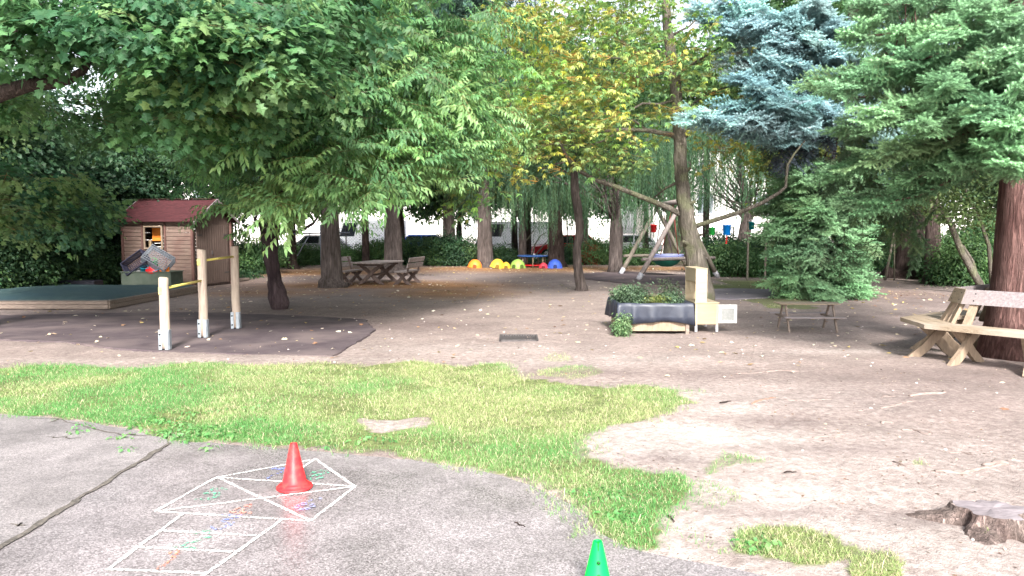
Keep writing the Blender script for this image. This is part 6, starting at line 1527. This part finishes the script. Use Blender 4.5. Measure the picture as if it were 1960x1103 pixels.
# ---- grass
def blades(name, pts, hs, cols, wd, label):
    n = len(pts); a = RNG.uniform(0, 2 * pi, n); lean = RNG.uniform(.3, 1.6, n); la = RNG.uniform(0, 2 * pi, n)
    h = hs; w = wd * RNG.uniform(.7, 1.3, n); dx = np.cos(a) * w; dy = np.sin(a) * w; lx = np.cos(la) * lean * h; ly = np.sin(la) * lean * h
    p = pts; z = p[:, 2]
    V = np.stack([np.stack([p[:, 0] - dx, p[:, 1] - dy, z], 1), np.stack([p[:, 0] + dx, p[:, 1] + dy, z], 1), np.stack([p[:, 0] + dx * .8 + lx * .35, p[:, 1] + dy * .8 + ly * .35, z + h * .6], 1), np.stack([p[:, 0] - dx * .8 + lx * .35, p[:, 1] - dy * .8 + ly * .35, z + h * .6], 1),
                  np.stack([p[:, 0] + lx, p[:, 1] + ly, z + h * (1.05 - .42 * lean)], 1)], 1).reshape(-1, 3)
    i = np.arange(n)[:, None] * 5; T = np.concatenate([i + [[0, 1, 2]], i + [[0, 2, 3]], i + [[3, 2, 4]]], 0)
    C = np.repeat(cols, 5, 0)
    o = np_mesh(name, V, T, M['grass'], False, attrs={'tint': np.clip(C, 0, 1)}); tag(o, label, 'grass', kind='stuff'); return o
N_ = 1700000; gx = RNG.uniform(-9, 6.2, N_); gy = 3.6 + (17.5 - 3.6) * RNG.random(N_) ** 1.6
dn = grass_density(gx, gy); cl_n = fbm(gx, gy, .5, 1)
keep = RNG.random(N_) < dn * np.clip(.3 + (cl_n - .32) * 2.6, .07, 1) * np.clip(10 / gy, .4, 1)
gx, gy = gx[keep], gy[keep]; gz = np.where(inpoly(gx, gy, asph_poly), .006, ground_z(gx, gy) - .004)
print('grass blades', len(gx))
pxg = gx / gy * FPX + 980
yel = np.clip((fbm(gx, gy, 1.2, 3) - .5) * 3.2 + np.clip((pxg - 560) / 700, -.35, .5) + (gy > 8.2) * .15 + .28, 0, 1)[:, None]
green = np.array([.12, .3, .09]); yc = np.array([.27, .35, .135]); straw = np.array([.5, .45, .29])
c = green * (1 - yel) + yc * yel; rs = RNG.random(len(gx))[:, None]; c = np.where(rs < .14 + .22 * yel, straw, c) * RNG.uniform(.7, 1.25, (len(gx), 1))
hh = RNG.uniform(.012, .042, len(gx)) * (1 + .7 * fbm(gx, gy, .3, 4)) * np.where(RNG.random(len(gx)) < .02, 1.9, 1)
blades('grass', np.stack([gx, gy, gz], 1), hh, c, .0017, 'short green and yellowing grass strip between asphalt and bare dirt')
# broad weeds in the grass
tr = []
for (px, py, n, rr) in ((330, 825, 26, .35), (345, 800, 10, .3), (370, 835, 14, .25), (290, 812, 10, .2), (690, 850, 6, .2), (1170, 955, 5, .1), (1225, 1000, 6, .1), (1430, 1060, 5, .12)):
    c_ = G(px, py)
    for k in range(n): tr.append((rotz(RNG.uniform(0, 6)), np.array([c_.x + RNG.normal(0, rr), c_.y + RNG.normal(0, rr * .6), .03]), RNG.uniform(.7, 1.2), pal([(.1, .26, .08), (.14, .3, .1)])))
TPL['weed'] = [t_clump(10, .045, .028, .06, .5) for _ in range(3)]
o = instance('clover', 'weed', tr, M['leaf']); tag(o, 'bright broad-leaved weeds growing in the grass edge', 'weeds', kind='stuff')
# ---- fallen leaves
n = 9000; lx = RNG.uniform(-14, 14, n); ly = RNG.uniform(6.5, 38, n)
w_ = np.clip(blobs(lx, ly, LIT), 0, 1) * .9 + .18 + .5 * np.clip(blobs(lx, ly, SOIL_SHADE), 0, 1) * (lx > 3); kp = (RNG.random(n) < w_ * (ly > 9.4)) | (RNG.random(n) < .06)
lx, ly = lx[kp], ly[kp]; t_ = Tm(); TPL['fallen'] = [(*leafv(.09, .055, .25, .1), np.ones((5, 3))), (*maplev(.11), np.ones((len(maplev(.11)[0]), 3)))]
inm_ = inpoly(lx, ly, mat_world); gz = np.where(inm_, .022, ground_z(lx, ly) + .012)
tr = [(rotz(RNG.uniform(0, 6)) @ rotx(RNG.normal(0, .3)) @ roty(RNG.normal(0, .2)), np.array([lx[i], ly[i], gz[i]]), RNG.uniform(.3, .95), pal([(.5, .42, .3), (.42, .32, .2), (.6, .54, .42), (.25, .15, .09), (.45, .35, .14)])) for i in range(len(lx))]
o = instance('fallen_leaves', 'fallen', tr, M['petal']); tag(o, 'dry yellow and brown leaves scattered over the dirt', 'leaves', kind='stuff')

# crumbs of bark, leaf scraps and grit
n = 9000; lx = RNG.uniform(-4, 7.5, n); ly = 3.3 + 9 * RNG.random(n) ** 1.5; cn = fbm(lx, ly, .6, 2)
kp = (~inpoly(lx, ly, asph_poly)) & (grass_density(lx, ly) < .3) & (RNG.random(n) < np.clip((cn - .35) * 3, .05, 1)); lx, ly = lx[kp], ly[kp]; gz = ground_z(lx, ly) + .004
tr = [(rotz(RNG.uniform(0, 6)) @ rotx(RNG.normal(0, .4)), np.array([lx[i], ly[i], gz[i]]), RNG.uniform(.06, .26), pal([(.1, .07, .055), (.16, .1, .07), (.45, .38, .3), (.2, .14, .1)])) for i in range(len(lx))]
o = instance('debris', 'fallen', tr, M['petal']); tag(o, 'tiny brown crumbs of bark and leaf scraps strewn on the bare dirt', 'debris', kind='stuff')

# ================================================================ light
w = bpy.data.worlds.new('World'); sc.world = w; w.use_nodes = True; N = w.node_tree.nodes; L = w.node_tree.links; N.clear()
SUN_EL, SUN_AZ = radians(36), radians(174)      # azimuth clockwise from +Y
sky = N.new('ShaderNodeTexSky'); sky.sky_type = 'NISHITA'; sky.sun_disc = False; sky.sun_elevation = SUN_EL; sky.sun_rotation = SUN_AZ; sky.air_density = 1; sky.dust_density = 3
bw = N.new('ShaderNodeRGBToBW'); mx = N.new('ShaderNodeMix'); mx.data_type = 'RGBA'; mx.inputs[0].default_value = .72
bg = N.new('ShaderNodeBackground'); bg.inputs[1].default_value = .15; out = N.new('ShaderNodeOutputWorld')
L.new(sky.outputs[0], bw.inputs[0]); L.new(sky.outputs[0], mx.inputs[6]); L.new(bw.outputs[0], mx.inputs[7]); L.new(mx.outputs[2], bg.inputs[0]); L.new(bg.outputs[0], out.inputs[0])
sd = bpy.data.lights.new('sun', 'SUN'); sd.energy = 2.9; sd.angle = radians(10); sd.color = (1, .965, .92); so = bpy.data.objects.new('sun', sd); COL.objects.link(so)
dv = Vector((sin(SUN_AZ) * cos(SUN_EL), cos(SUN_AZ) * cos(SUN_EL), sin(SUN_EL))); so.rotation_euler = dv.to_track_quat('Z', 'Y').to_euler()
sc.view_settings.view_transform = 'Standard'; sc.view_settings.look = 'None'; sc.view_settings.gamma = 1; sc.view_settings.exposure = 1.88
sc.render.engine = 'CYCLES'
sc.cycles.max_bounces = 8; sc.cycles.transmission_bounces = 4; sc.cycles.transparent_max_bounces = 8
